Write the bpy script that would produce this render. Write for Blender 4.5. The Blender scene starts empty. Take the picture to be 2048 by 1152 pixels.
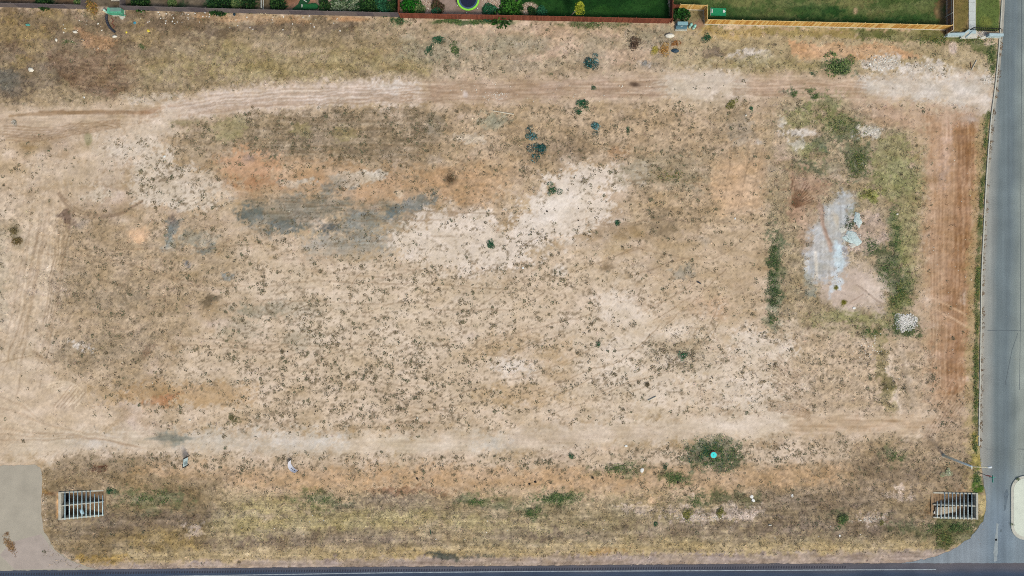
import bpy, math, random
import numpy as np
R = math.radians
sc = bpy.context.scene
COL = sc.collection

# ------------------------------------------------------------------ camera, sky, sun, exposure
S = 148.0 / 2048.0                     # metres on the ground per photo pixel (drone about 100 m up)
cam = bpy.data.cameras.new("camera"); camo = bpy.data.objects.new("camera", cam)
COL.objects.link(camo); camo.location = (0, 0, 100); cam.sensor_width = 36; cam.lens = 36 * 100 / 148.0
cam.clip_start = 1; cam.clip_end = 6000
sc.camera = camo
w = bpy.data.worlds.new("World"); sc.world = w; w.use_nodes = True
wn = w.node_tree; bg = wn.nodes['Background']
sky = wn.nodes.new('ShaderNodeTexSky'); sky.sky_type = 'NISHITA'; sky.sun_disc = False
sky.sun_elevation = R(50); sky.sun_rotation = R(145); sky.dust_density = 4; sky.air_density = 1; sky.ozone_density = 1
wn.links.new(sky.outputs[0], bg.inputs[0]); bg.inputs[1].default_value = 0.105
sl = bpy.data.lights.new("sun", 'SUN'); sl.energy = 1.5; sl.angle = R(12); sl.color = (1, .93, .82)
so = bpy.data.objects.new("sun", sl); COL.objects.link(so); so.rotation_euler = (R(40), 0, R(35))
sc.view_settings.view_transform = 'Standard'; sc.view_settings.look = 'None'
sc.view_settings.gamma = 1; sc.view_settings.use_curve_mapping = False
sc.view_settings.exposure = 0.75
sc.cycles.use_denoising = False; sc.cycles.pixel_filter_type = 'BLACKMAN_HARRIS'; sc.cycles.filter_width = 1.0; sc.cycles.max_bounces = 4
EXPO = np.array((1.57, 1.52, 1.62))    # picture value of a white horizontal surface under this light

rng = np.random.default_rng(7); random.seed(7)

# ------------------------------------------------------------------ helpers
def P(px, py): return ((px - 1024) * S, (576 - py) * S)
def lin(c):
    c = np.asarray(c, dtype=np.float64) / 255.0
    return np.where(c < .04045, c / 12.92, ((c + .055) / 1.055) ** 2.4)
def alb(c): return np.clip(lin(c) / EXPO, 0.004, .85)

TAB = np.random.default_rng(3).random((256, 256)).astype(np.float32)
def vnoise(x, y, s=0):
    x = x + 37.7 * s; y = y + 91.3 * s
    xf = np.floor(x); yf = np.floor(y)
    fx = x - xf; fy = y - yf
    ix = xf.astype(np.int32) & 255; iy = yf.astype(np.int32) & 255
    fx = fx * fx * (3 - 2 * fx); fy = fy * fy * (3 - 2 * fy)
    i1 = (ix + 1) & 255; j1 = (iy + 1) & 255
    a = TAB[iy, ix]; b = TAB[iy, i1]; c = TAB[j1, ix]; d = TAB[j1, i1]
    t = a + (b - a) * fx
    return (t + ((c + (d - c) * fx) - t) * fy).astype(np.float32)
def fbm(x, y, o=4, s=0):
    t = 0; amp = 1; n = 0
    for k in range(o):
        t = t + amp * vnoise(x * 2 ** k, y * 2 ** k, s + 1.7 * k); n += amp; amp *= .55
    return t / n                          # 0..1, mean .5

def swale(x, y):                          # shallow ditch along the main road, metres
    yp = 576 - y / S; xp = x / S + 1024
    d = np.exp(-((yp - 1012) / 34.0) ** 2) * np.clip((xp - 100) / 60, 0, 1) * np.clip((1960 - xp) / 60, 0, 1)
    return -.3 * d
def ground_z(x, y):
    x = np.asarray(x, dtype=np.float32); y = np.asarray(y, dtype=np.float32)
    b = (fbm(x / 5, y / 5, 3, 40) - .5) * .22
    yp = 576 - y / S
    f = np.clip((yp - 60) / 40, 0, 1) * np.clip((1105 - yp) / 30, 0, 1) * np.clip((1945 - (x / S + 1024)) / 40, 0, 1) * np.clip((x / S + 1024 - 100) / 40 + (yp < 900), 0, 1)
    return b * f + swale(x, y)
def gz(px, py):
    x, y = P(px, py); return float(ground_z(np.array([x]), np.array([y]))[0])

# ---- materials
def new_mat(name):
    m = bpy.data.materials.new(name); m.use_nodes = True
    return m, m.node_tree, m.node_tree.nodes['Principled BSDF']
def mat(name, c, rough=.8, var=.25, scale=3.0, metal=0, spec=.3, raw=False):
    m, nt, b = new_mat(name)
    a = np.array(c, float) if raw else alb(c)
    tc = nt.nodes.new('ShaderNodeNewGeometry')
    n = nt.nodes.new('ShaderNodeTexNoise'); n.inputs['Scale'].default_value = scale; n.inputs['Detail'].default_value = 6; n.inputs['Roughness'].default_value = .65
    nt.links.new(tc.outputs['Position'], n.inputs['Vector'])
    r = nt.nodes.new('ShaderNodeMapRange'); r.inputs[1].default_value = .25; r.inputs[2].default_value = .75
    r.inputs[3].default_value = 1 - var; r.inputs[4].default_value = 1 + var
    nt.links.new(n.outputs[0], r.inputs[0])
    mx = nt.nodes.new('ShaderNodeMix'); mx.data_type = 'RGBA'; mx.blend_type = 'MULTIPLY'; mx.inputs[0].default_value = 1
    mx.inputs[6].default_value = (*a, 1); nt.links.new(r.outputs[0], mx.inputs[7])
    nt.links.new(mx.outputs[2], b.inputs['Base Color'])
    b.inputs['Roughness'].default_value = rough; b.inputs['Metallic'].default_value = metal; b.inputs['Specular IOR Level'].default_value = spec
    return m
def vcol_mat(name, fine=((4, .22), (14, .25)), rough=.95, bump=0.0, twosided=True):
    m, nt, b = new_mat(name)
    at = nt.nodes.new('ShaderNodeAttribute'); at.attribute_name = 'Col'
    geo = nt.nodes.new('ShaderNodeNewGeometry'); cur = at.outputs['Color']; last = None
    for sc_, v in fine:
        n = nt.nodes.new('ShaderNodeTexNoise'); n.inputs['Scale'].default_value = sc_; n.inputs['Detail'].default_value = 4; n.inputs['Roughness'].default_value = .7
        nt.links.new(geo.outputs['Position'], n.inputs['Vector'])
        r = nt.nodes.new('ShaderNodeMapRange'); r.inputs[1].default_value = .28; r.inputs[2].default_value = .72
        r.inputs[3].default_value = 1 - v; r.inputs[4].default_value = 1 + v
        nt.links.new(n.outputs[0], r.inputs[0])
        mx = nt.nodes.new('ShaderNodeMix'); mx.data_type = 'RGBA'; mx.blend_type = 'MULTIPLY'; mx.inputs[0].default_value = 1
        nt.links.new(cur, mx.inputs[6]); nt.links.new(r.outputs[0], mx.inputs[7]); cur = mx.outputs[2]; last = n
    nt.links.new(cur, b.inputs['Base Color']); b.inputs['Roughness'].default_value = rough; b.inputs['Specular IOR Level'].default_value = .1
    if bump and last:
        bp = nt.nodes.new('ShaderNodeBump'); bp.inputs['Strength'].default_value = bump; bp.inputs['Distance'].default_value = .06
        nt.links.new(last.outputs[0], bp.inputs['Height']); nt.links.new(bp.outputs[0], b.inputs['Normal'])
    return m

# ---- meshes
def mesh_np(name, V, F, m, col=None, loc=(0, 0, 0), parent=None, smooth=False):
    """V (n,3), F (k,3 or 4) int arrays, col (n,3) linear colours per vertex"""
    V = np.asarray(V, np.float32); F = np.asarray(F, np.int32); k = F.shape[1]
    me = bpy.data.meshes.new(name)
    me.vertices.add(len(V)); me.vertices.foreach_set('co', (V - np.asarray(loc, np.float32)).ravel())
    me.loops.add(F.size); me.loops.foreach_set('vertex_index', F.ravel())
    me.polygons.add(len(F)); me.polygons.foreach_set('loop_start', np.arange(0, F.size, k, dtype=np.int32))
    me.update(calc_edges=True)
    if col is not None:
        a = me.color_attributes.new('Col', 'FLOAT_COLOR', 'POINT')
        c4 = np.ones((len(V), 4), np.float32); c4[:, :3] = col
        a.data.foreach_set('color', c4.ravel())
    if smooth: me.polygons.foreach_set('use_smooth', np.ones(len(F), bool))
    me.materials.append(m)
    o = bpy.data.objects.new(name, me); COL.objects.link(o); o.location = loc
    if parent: o.parent = parent; o.location = (0, 0, 0)
    return o
ORG = {}
def org(o): return ORG.get(o.name, (0, 0, 0))
def tag(o, label=None, cat=None, group=None, kind=None):
    if label: o['label'] = label
    if cat: o['category'] = cat
    if group: o['group'] = group
    if kind: o['kind'] = kind
    return o
def thing(name, loc, label, cat, group=None):
    o = bpy.data.objects.new(name, None); COL.objects.link(o); o.location = loc; o.empty_display_size = .3
    ORG[o.name] = tuple(loc); return tag(o, label, cat, group)
class MB:
    """collects solids in world coordinates, then links them as ONE mesh object"""
    def __init__(s): s.v = []; s.f = []
    def add(s, vs, fs):
        n = len(s.v); s.v += [tuple(map(float, q)) for q in vs]; s.f += [tuple(n + i for i in f) for f in fs]; return s
    def box(s, c, d, rz=0, taper=1):
        x, y, z = d[0] / 2, d[1] / 2, d[2] / 2; cs, sn = math.cos(rz), math.sin(rz); vs = []
        for dz, t in ((-z, 1), (z, taper)):
            for dx, dy in ((-x, -y), (x, -y), (x, y), (-x, y)):
                dx *= t; dy *= t
                vs.append((c[0] + dx * cs - dy * sn, c[1] + dx * sn + dy * cs, c[2] + dz))
        return s.add(vs, [(3, 2, 1, 0), (4, 5, 6, 7), (0, 1, 5, 4), (1, 2, 6, 5), (2, 3, 7, 6), (3, 0, 4, 7)])
    def bar(s, a, b, wd, z0, z1):           # upright wall along a line
        dx, dy = b[0] - a[0], b[1] - a[1]; L = math.hypot(dx, dy)
        return s.box(((a[0] + b[0]) / 2, (a[1] + b[1]) / 2, (z0 + z1) / 2), (L, wd, z1 - z0), math.atan2(dy, dx))
    def tube(s, pts, r, n=8, cap=True):
        pts = [np.array(p, float) for p in pts]; rs = r if isinstance(r, (list, tuple)) else [r] * len(pts); rings = []
        for i, p in enumerate(pts):
            t = pts[min(i + 1, len(pts) - 1)] - pts[max(i - 1, 0)]; t /= np.linalg.norm(t) + 1e-9
            u = np.cross(t, (0, 0, 1.) if abs(t[2]) < .9 else (1., 0, 0)); u /= np.linalg.norm(u); v = np.cross(t, u)
            rings.append([p + rs[i] * (math.cos(2 * math.pi * k / n) * u + math.sin(2 * math.pi * k / n) * v) for k in range(n)])
        vs = [q for g in rings for q in g]; fs = []
        for i in range(len(pts) - 1):
            for k in range(n):
                a = i * n + k; b = i * n + (k + 1) % n; fs.append((a, b, b + n, a + n))
        if cap: fs += [tuple(range(n))[::-1], tuple(range(len(vs) - n, len(vs)))]
        return s.add(vs, fs)
    def prism(s, poly, z0, z1, shrink=0):
        n = len(poly); cx = sum(p[0] for p in poly) / n; cy = sum(p[1] for p in poly) / n
        vs = [(x, y, z0) for x, y in poly] + [(x + (cx - x) * shrink, y + (cy - y) * shrink, z1) for x, y in poly]
        fs = [tuple(range(n))[::-1], tuple(range(n, 2 * n))] + [(i, (i + 1) % n, n + (i + 1) % n, n + i) for i in range(n)]
        return s.add(vs, fs)
    def build(s, name, m, parent=None, loc=None, smooth=False, bevel=0):
        o0 = org(parent) if parent else (loc or (0, 0, 0))
        me = bpy.data.meshes.new(name); me.from_pydata([(a - o0[0], b - o0[1], c - o0[2]) for a, b, c in s.v], [], s.f)
        me.materials.append(m); me.validate()
        if smooth: me.polygons.foreach_set('use_smooth', [True] * len(me.polygons))
        o = bpy.data.objects.new(name, me); COL.objects.link(o)
        if parent: o.parent = parent; ORG[o.name] = o0
        else: o.location = o0; ORG[o.name] = o0
        if bevel:
            bv = o.modifiers.new('bevel', 'BEVEL'); bv.width = bevel; bv.segments = 2; bv.limit_method = 'ANGLE'
        return o

# ------------------------------------------------------------------ the ground: soil colours, plant cover (numpy, in the plan of the place)
px = np.arange(-112, 2162, 2, dtype=np.float32); py = np.arange(-112, 1264, 2, dtype=np.float32)
def stretch(a):
    d = 2.0; lo = []; hi = []; l = a[0]; h = a[-1]
    for k in range(24):
        d *= 1.42; l -= d; h += d; lo.append(l); hi.append(h)
    return np.concatenate([np.array(lo[::-1]), a, np.array(hi)]).astype(np.float32)
px = stretch(px); py = stretch(py)
PX, PY = np.meshgrid(px, py)
NX, NY = len(px), len(py)
WX = (fbm(PX / 26, PY / 26, 4, 1) - .5) * 2.4; WY = (fbm(PX / 26, PY / 26, 4, 2) - .5) * 2.4
NB = fbm(PX / 11, PY / 11, 4, 3)
NB = np.clip((NB - .2) / .6, 0, 1)
NF = np.clip((fbm(PX / 4.2, PY / 3.6, 3, 4) - .22) / .56, 0, 1) * .75 + .25 * np.random.default_rng(9).random(PX.shape).astype(np.float32)
NM = np.clip((fbm(PX / 30, PY / 20, 4, 7) - .25) / .5, 0, 1)
SH = np.clip((fbm(PX / 60, PY / 2.6, 3, 5) - .22) / .56, 0, 1); SV = np.clip((fbm(PX / 2.6, PY / 60, 3, 6) - .22) / .56, 0, 1)
C = np.empty((NY, NX, 3), np.float32); WD = np.full((NY, NX), .2, np.float32); GD = np.full((NY, NX), .10, np.float32)
LG = np.zeros((NY, NX), np.float32)       # lawn
SP = np.full((NY, NX), .38, np.float32)    # speckle of the soil
C[:] = (198, 174, 143)
big = fbm(PX / 90, PY / 70, 4, 8)[..., None]
C += (big - .5) * np.array((46, 44, 40), np.float32)
mott = (fbm(PX / 24, PY / 15, 4, 88)[..., None] - .5)
C += mott * np.array((44, 52, 62), np.float32)
C += (fbm(PX / 44, PY / 26, 4, 90)[..., None] - .5) * np.array((26, 30, 54), np.float32)

def sl_of(x0, x1, y0, y1):
    i0, i1 = np.searchsorted(px, x0), np.searchsorted(px, x1); j0, j1 = np.searchsorted(py, y0), np.searchsorted(py, y1)
    return (slice(max(j0 - 1, 0), j1 + 1), slice(max(i0 - 1, 0), i1 + 1))
def sd_seg(X, Y, pts):
    d = None
    for (ax, ay), (bx, by) in zip(pts[:-1], pts[1:]):
        dx, dy = bx - ax, by - ay; t = np.clip(((X - ax) * dx + (Y - ay) * dy) / (dx * dx + dy * dy + 1e-6), 0, 1)
        q = (X - ax - t * dx) ** 2 + (Y - ay - t * dy) ** 2; d = q if d is None else np.minimum(d, q)
    return np.sqrt(d)
def sd_poly(X, Y, pts):
    q = list(pts) + [pts[0]]; d = sd_seg(X, Y, q); ins = np.zeros(X.shape, bool)
    for (ax, ay), (bx, by) in zip(q[:-1], q[1:]):
        if ay == by: continue
        c = ((ay > Y) != (by > Y)) & (X < (bx - ax) * (Y - ay) / (by - ay) + ax); ins ^= c
    return np.where(ins, -d, d)
def E_(cx, cy, rx, ry=None, rot=0): return ('e', cx, cy, rx, ry or rx, rot)
def L_(pts, wd): return ('l', pts, wd)
def mask(shape, soft=8, warp=8, brk=0):
    pad = soft + warp * 1.4 + 4
    if shape[0] == 'e':
        _, cx, cy, rx, ry, rot = shape; r = max(rx, ry); s = sl_of(cx - r - pad, cx + r + pad, cy - r - pad, cy + r + pad)
    elif shape[0] == 'l':
        xs = [p[0] for p in shape[1]]; ys = [p[1] for p in shape[1]]; h = shape[2]
        s = sl_of(min(xs) - h - pad, max(xs) + h + pad, min(ys) - h - pad, max(ys) + h + pad)
    else:
        xs = [p[0] for p in shape]; ys = [p[1] for p in shape]
        s = sl_of(min(xs) - pad, max(xs) + pad, min(ys) - pad, max(ys) + pad)
    X = PX[s] + warp * WX[s]; Y = PY[s] + warp * WY[s]
    if shape[0] == 'e':
        c, n = math.cos(R(rot)), math.sin(R(rot)); u = ((X - cx) * c + (Y - cy) * n) / rx; v = (-(X - cx) * n + (Y - cy) * c) / ry
        sd = (np.sqrt(u * u + v * v) - 1) * min(rx, ry)
    elif shape[0] == 'l': sd = sd_seg(X, Y, shape[1]) - shape[2] / 2
    else: sd = sd_poly(X, Y, shape)
    if soft > 3:                        # ragged, dithered edges
        soft = soft * 1.35; sd = sd + soft * ((NF[s] - .5) * 1.5 + (NB[s] - .5) * 1.0)
    m = np.clip(.5 - sd / (2 * soft), 0, 1); m = m * m * (3 - 2 * m)
    if brk: m = np.clip((m - brk * NB[s]) * 2.6, 0, 1)
    return s, m
def zone(shape, col=None, a=1., soft=8, warp=8, brk=0, w=None, g=None, l=None, sp=None, st=None, sa=16):
    s, m = mask(shape, soft, warp, brk)
    if col is not None:
        c = np.array(col, np.float32)
        if st: c = c + ((SH if st == 'h' else SV)[s][..., None] - .5) * np.array((sa, sa * 1.1, sa * 1.15), np.float32) * 2
        aa = a * (.62 + .62 * NM[s]) if soft > 3 and a < .96 else a
        C[s] += (c - C[s]) * np.clip(m * aa, 0, 1)[..., None]
    for arr, val in ((WD, w), (GD, g), (LG, l), (SP, sp)):
        if val is not None: arr[s] += (val - arr[s]) * m
def smooth(pts, n=6):
    q = [pts[0]] + list(pts) + [pts[-1]]; o = []
    for i in range(1, len(q) - 2):
        p0, p1, p2, p3 = map(np.array, (q[i - 1], q[i], q[i + 1], q[i + 2]))
        for k in range(n):
            t = k / n; o.append(tuple(.5 * ((2 * p1) + (-p0 + p2) * t + (2 * p0 - 5 * p1 + 4 * p2 - p3) * t * t + (-p0 + 3 * p1 - 3 * p2 + p3) * t ** 3)))
    o.append(tuple(pts[-1])); return o
def track(pts, wd=1.4, col=(138, 112, 84), a=.6, brk=.45, warp=2):
    wd = wd * 1.1 + .3; a = min(1, a * .95)
    zone(L_(smooth(pts, 4) if len(pts) > 2 else pts, wd), col, a, soft=1.1, warp=warp, brk=brk)

# -- broad areas
zone([(400, 480), (830, 500), (1000, 540), (1100, 480), (1250, 520), (1350, 640), (1400, 850), (1000, 870), (500, 870), (330, 840), (320, 720), (440, 640)], (216, 195, 167), .85, soft=40, warp=20, w=.62, g=.02, sp=.3)
zone([(490, 640), (950, 640), (1000, 860), (500, 860)], None, soft=40, warp=24, w=.95)
zone([(-300, 15), (800, 36), (860, 165), (560, 175), (420, 186), (300, 205), (-300, 215)], (162, 143, 109), .92, soft=14, w=.1, g=.85, sp=1)
zone([(800, 40), (1345, 50), (1340, 140), (1000, 160), (830, 165)], (180, 161, 131), .9, soft=14, w=.35, g=.45, sp=.9)
zone([(1340, 60), (1900, 66), (2000, 90), (1992, 150), (1700, 150), (1480, 155), (1340, 140)], (178, 160, 121), .9, soft=12, w=.12, g=.55, sp=.8)
zone([(-300, 300), (140, 330), (120, 450), (60, 640), (0, 800), (-300, 900)], (196, 172, 139), .7, soft=25, g=.12, sp=.6)
zone([(100, 430), (430, 440), (480, 540), (330, 700), (240, 800), (110, 790), (80, 600)], (184, 161, 128), .85, soft=25, warp=25, w=.4, g=.3, sp=.8)
zone([(395, 222), (620, 225), (880, 215), (960, 240), (900, 330), (700, 335), (560, 330), (470, 300), (330, 320), (350, 270)], (176, 155, 124), .9, soft=18, warp=16, w=1.4, g=.25, sp=.8, st='h', sa=14)
for q in ((700, 240, 120, 18), (760, 300, 130, 18), (560, 300, 70, 16), (860, 270, 40, 40), (640, 275, 90, 14)): zone(E_(*q), (146, 128, 102), .6, soft=14, warp=16, brk=.35, w=1.4, st='h', sa=16)
zone([(900, 215), (1320, 200), (1540, 220), (1540, 460), (1300, 470), (1240, 330), (1090, 340), (1000, 420), (860, 400), (830, 330)], (188, 162, 127), .85, soft=25, warp=18, w=.62, g=.22, sp=.8)
zone([(440, 310), (640, 320), (760, 345), (960, 330), (1020, 370), (960, 410), (800, 405), (600, 400), (480, 392), (430, 350)], (196, 158, 117), .85, soft=16, warp=14, w=.4, g=.05)
zone([(1300, 460), (1540, 430), (1540, 650), (1400, 760), (1330, 640)], (203, 178, 143), .8, soft=25, warp=15, w=.35, g=.1)
zone([(1545, 190), (1720, 192), (1830, 280), (1852, 400), (1852, 560), (1800, 690), (1640, 680), (1560, 660), (1535, 520), (1540, 330)], (170, 152, 118), .95, soft=14, warp=12, w=.2, g=.8, sp=1)
zone([(1560, 660), (1760, 650), (1900, 690), (1920, 850), (1780, 850), (1560, 830), (1400, 800), (1450, 690)], (200, 177, 147), .85, soft=25, warp=15, w=.6, g=.25, sp=.8)
zone([(140, 935), (420, 930), (1000, 930), (1900, 930), (1950, 985), (1900, 1000), (400, 1000), (120, 990)], (192, 162, 126), .88, soft=14, warp=12, brk=.15, w=.45, g=.2, sp=.7)
zone([(84, 985), (300, 975), (700, 985), (1300, 990), (1960, 985), (1966, 1050), (1900, 1112), (1600, 1112), (250, 1118), (110, 1100)], (170, 153, 116), .95, soft=14, warp=12, w=.08, g=.9, sp=1)
zone([(82, 935), (250, 930), (460, 960), (430, 1000), (420, 1110), (190, 1135), (110, 1100), (84, 1040)], (146, 126, 93), .9, soft=12, warp=10, w=.1, g=.85, sp=1)
zone([(1500, 960), (1960, 900), (1966, 1000), (1900, 1060), (1500, 1085), (1450, 1000)], (152, 132, 103), .75, soft=20, warp=14, w=.2, g=.75, sp=1)
zone([(1640, 880), (1960, 860), (1960, 985), (1700, 985), (1600, 930)], (164, 142, 110), .8, soft=20, warp=16, w=.4, g=.6, sp=1, brk=.2)
# -- top-left weeds
for q in ((560, 135, 120, 22), (700, 118, 60, 20), (800, 130, 60, 24), (500, 145, 60, 15), (470, 105, 50, 14), (330, 145, 40, 14), (640, 160, 70, 10), (380, 120, 30, 12), (60, 60, 50, 14), (150, 40, 40, 10), (100, 150, 40, 10)):
    zone(E_(*q), (171, 154, 108), .65, soft=12, warp=10, brk=.45, g=1)
for q in ((70, 150, 75, 28), (20, 175, 40, 30), (240, 40, 60, 20), (340, 45, 90, 16), (150, 65, 40, 20), (430, 60, 90, 9), (620, 50, 100, 8), (35, 95, 26, 12)):
    zone(E_(*q), (122, 106, 88), .7, soft=10, warp=10, brk=.4)
zone(E_(35, 96, 18, 7), (82, 56, 40), .8, soft=6, warp=6, brk=.2); zone(E_(12, 160, 30, 22), (112, 114, 104), .6, soft=10)
zone([(-200, 16), (440, 26), (430, 56), (250, 104), (110, 112), (-200, 130)], (134, 114, 88), .75, soft=14, warp=14, brk=.2, g=1)
for q in ((20, 40, 18, 9), (95, 30, 20, 8), (60, 70, 30, 9), (140, 55, 14, 8), (290, 75, 24, 14), (270, 45, 14, 7), (180, 22, 22, 12), (70, 95, 20, 8), (40, 122, 14, 8)): zone(E_(*q), (178, 154, 102), .55, soft=6, warp=8, brk=.4)
zone(E_(15, 60, 55, 20), (162, 138, 90), .6, soft=10, brk=.3); zone([(150, 55), (235, 80), (215, 100), (170, 90)], (198, 158, 116), .85, soft=5, warp=4, brk=.2)
zone([(92, 110), (250, 110), (280, 160), (240, 195), (150, 180), (95, 135)], (140, 114, 88), .75, soft=8, warp=8, brk=.3)
zone([(380, 30), (600, 34), (620, 42), (500, 46), (390, 40)], (186, 148, 106), .6, soft=4, warp=4, brk=.4); zone(E_(700, 37, 36, 5), (198, 150, 105), .9, soft=3, warp=3)
zone(E_(795, 42, 14, 7), (52, 90, 50), .9, soft=4, brk=.3); zone(E_(935, 44, 65, 5), (74, 96, 56), .9, soft=3, brk=.3); zone(E_(1010, 44, 20, 5), (52, 86, 46), .8, soft=3)
zone(E_(1180, 50, 60, 6), (98, 104, 66), .8, soft=4, brk=.4)
for q in ((1085, 62, 26, 12), (1120, 70, 40, 12), (1000, 62, 40, 7), (940, 155, 14, 9), (1150, 90, 60, 12), (1215, 66, 30, 10), (1080, 110, 50, 10), (1250, 110, 50, 14)):
    zone(E_(*q), (206, 176, 148), .7, soft=8, warp=8, brk=.35, w=.1, g=.1)
for q in ((1020, 90, 60, 20), (860, 100, 60, 22), (1180, 90, 30, 16), (1300, 70, 40, 16)):
    zone(E_(*q), (160, 154, 128), .5, soft=12, warp=10, brk=.4)
# top-right
zone([(1580, 85), (1690, 92), (1790, 92), (1835, 108), (1760, 116), (1600, 118)], (210, 166, 122), .95, soft=6, warp=8, brk=.1, g=.05, w=.1)
zone([(1700, 60), (1890, 62), (1960, 76), (1990, 90), (1992, 140), (1975, 120), (1955, 90), (1850, 78), (1720, 72)], (104, 112, 62), .9, soft=7, warp=7, brk=.3, g=.9)
zone([(1400, 55), (1700, 60), (1720, 72), (1420, 66)], (158, 142, 86), .8, soft=5, warp=6, brk=.3)
zone(E_(1450, 68, 50, 8), (196, 166, 104), .6, soft=6, brk=.3)
for q in ((1765, 125, 38, 16), (1840, 135, 45, 12), (1975, 160, 14, 10), (1500, 120, 40, 8), (1480, 112, 25, 6)):
    zone(E_(*q), (216, 206, 194), .8, soft=8, warp=8, brk=.4, g=.05)
zone(E_(1905, 96, 9, 11), (218, 196, 180), .9, soft=3, warp=4); zone(E_(1530, 130, 110, 12), (166, 152, 104), .7, soft=8, brk=.35, g=.8)
zone(E_(1430, 105, 20, 8, -20), (122, 104, 84), .8, soft=5, brk=.3); zone(E_(1435, 145, 16, 5), (138, 122, 94), .9, soft=4, brk=.3)
# -- dirt road along the top
RT = smooth([(-400, 240), (-20, 242), (150, 240), (300, 226), (420, 208), (550, 194), (700, 186), (850, 183), (1000, 180), (1200, 175), (1400, 172), (1600, 174), (1800, 180), (1985, 186)])
zone(L_(RT, 50), (203, 180, 151), .93, soft=10, warp=5, w=.0, g=.0, sp=.35, st='h', sa=14)
zone(L_([p for p in RT if 330 < p[0] < 850], 42), (219, 201, 183), .97, soft=12, warp=7, st='h', sa=12)
zone(L_([p for p in RT if 860 < p[0] < 1330], 44), (194, 168, 143), .92, soft=11, warp=6, st='h', sa=16)
zone([(1330, 148), (1420, 138), (1500, 156), (1500, 192), (1430, 215), (1380, 205), (1340, 190), (1310, 172)], (213, 198, 177), .92, soft=11, warp=10, w=.05, g=0, st='h', sa=7)
zone([(1500, 152), (1720, 152), (1740, 190), (1500, 192)], (205, 178, 151), .9, soft=10, warp=6, g=0, w=0, st='h', sa=16)
zone([(1715, 150), (1960, 146), (1990, 150), (1986, 232), (1930, 215), (1800, 196), (1730, 190)], (217, 207, 193), .93, soft=12, warp=10, g=0, w=.02, sp=.35, st='h', sa=5)
zone(E_(790, 175, 34, 9), (230, 221, 210), .9, soft=8, warp=5); zone(E_(650, 200, 28, 9), (224, 212, 200), .6, soft=8)
zone(E_(300, 198, 40, 8), (216, 200, 180), .7, soft=8, brk=.3); zone(E_(270, 158, 18, 5), (206, 188, 160), .5, soft=6)
for y0 in (-12, -6, 0, 5, 10, 14, 18):
    for lo, hi in ((300, 800), (820, 1340), (1490, 1740)): track([(p[0], p[1] + y0 + random.uniform(-2, 2)) for p in RT if lo - 30 < p[0] < hi + 30][::2], random.choice((1.2, 2, 3)), (166, 136, 108), .45, .55, 4)
zone(E_(1270, 169, 11, 5), (92, 74, 62), .9, soft=3, warp=4); zone(E_(200, 224, 110, 3), (150, 118, 84), .7, soft=3, warp=3, brk=.2)
zone(E_(120, 226, 90, 3, -3), (156, 126, 90), .7, soft=3, warp=3, brk=.2); zone(E_(310, 218, 40, 4, -8), (172, 128, 92), .6, soft=3)
zone(E_(930, 190, 6), (226, 212, 204), .9, soft=4)
# branch down the left side
zone([(330, 215), (390, 225), (330, 290), (240, 330), (190, 350), (140, 330), (170, 285), (260, 250)], (219, 201, 178), .92, soft=20, warp=16, w=.05, g=.02, sp=.35)
zone(L_(smooth([(170, 320), (120, 400), (95, 470), (75, 560), (45, 680), (25, 800), (40, 880)]), 60), (206, 182, 151), .8, soft=22, warp=10, w=.02, g=.05, st='v', sa=10)
zone([(-300, 700), (60, 690), (180, 780), (240, 840), (180, 900), (100, 925), (-300, 930)], (213, 191, 162), .95, soft=22, warp=14, w=.02, g=.02, sp=.4)
zone(E_(2, 540, 12, 90), (140, 138, 114), .8, soft=8, warp=10, brk=.3); zone(E_(28, 458, 9, 12), (96, 90, 62), .9, soft=4, brk=.2); zone(E_(38, 482, 11, 16), (112, 106, 76), .8, soft=5, brk=.3)
zone(E_(176, 277, 9, 13, -10), (160, 150, 110), .9, soft=3, warp=4); zone(E_(455, 258, 32, 20), (166, 154, 112), .85, soft=8, brk=.2, w=.1)
zone(E_(600, 258, 18, 12), (168, 156, 104), .6, soft=6, brk=.3); zone(E_(690, 268, 22, 12), (166, 152, 104), .6, soft=6, brk=.3)
zone(E_(375, 248, 24, 6, -8), (140, 128, 88), .8, soft=5, brk=.3)
# tan / white patches, left half
for q in ((345, 372, 85, 40), (380, 400, 60, 18), (300, 320, 40, 20), (190, 385, 22, 16), (270, 295, 50, 14)):
    zone(E_(*q), (217, 202, 180), .85, soft=12, warp=14, brk=.3, w=.75, g=.02, sp=.3)
zone(E_(150, 345, 90, 22), (208, 188, 162), .7, soft=12, brk=.3)
zone(E_(500, 330, 45, 22), (206, 160, 120), .8, soft=12, brk=.2, w=.3); zone(E_(520, 365, 40, 10), (178, 128, 90), .6, soft=8, brk=.4); zone(E_(497, 318, 8), (158, 134, 118), .8, soft=5)
zone(E_(276, 470, 22, 16), (222, 182, 140), .95, soft=5, warp=6, w=.0)
zone([(660, 350), (760, 345), (775, 352), (700, 378), (670, 372)], (214, 202, 182), .9, soft=5, warp=7, brk=.2); zone(E_(600, 366, 30, 6), (208, 194, 172), .8, soft=4, brk=.3)
zone(E_(902, 356, 11, 9), (120, 98, 74), .8, soft=6, warp=5); zone(E_(870, 316, 14, 8), (192, 174, 152), .9, soft=4); zone(E_(940, 278, 24, 9), (214, 198, 174), .8, soft=6, brk=.2)
zone(E_(1033, 352, 16, 14), (176, 158, 138), .7, soft=8); zone(E_(1000, 345, 40, 26), (206, 172, 132), .6, soft=14); zone(E_(982, 240, 20, 13), (150, 152, 128), .7, soft=8, brk=.2)
zone(E_(868, 250, 15, 22), (156, 146, 126), .7, soft=7, brk=.2); zone(E_(803, 383, 10, 6), (224, 204, 174), .9, soft=4)
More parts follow.
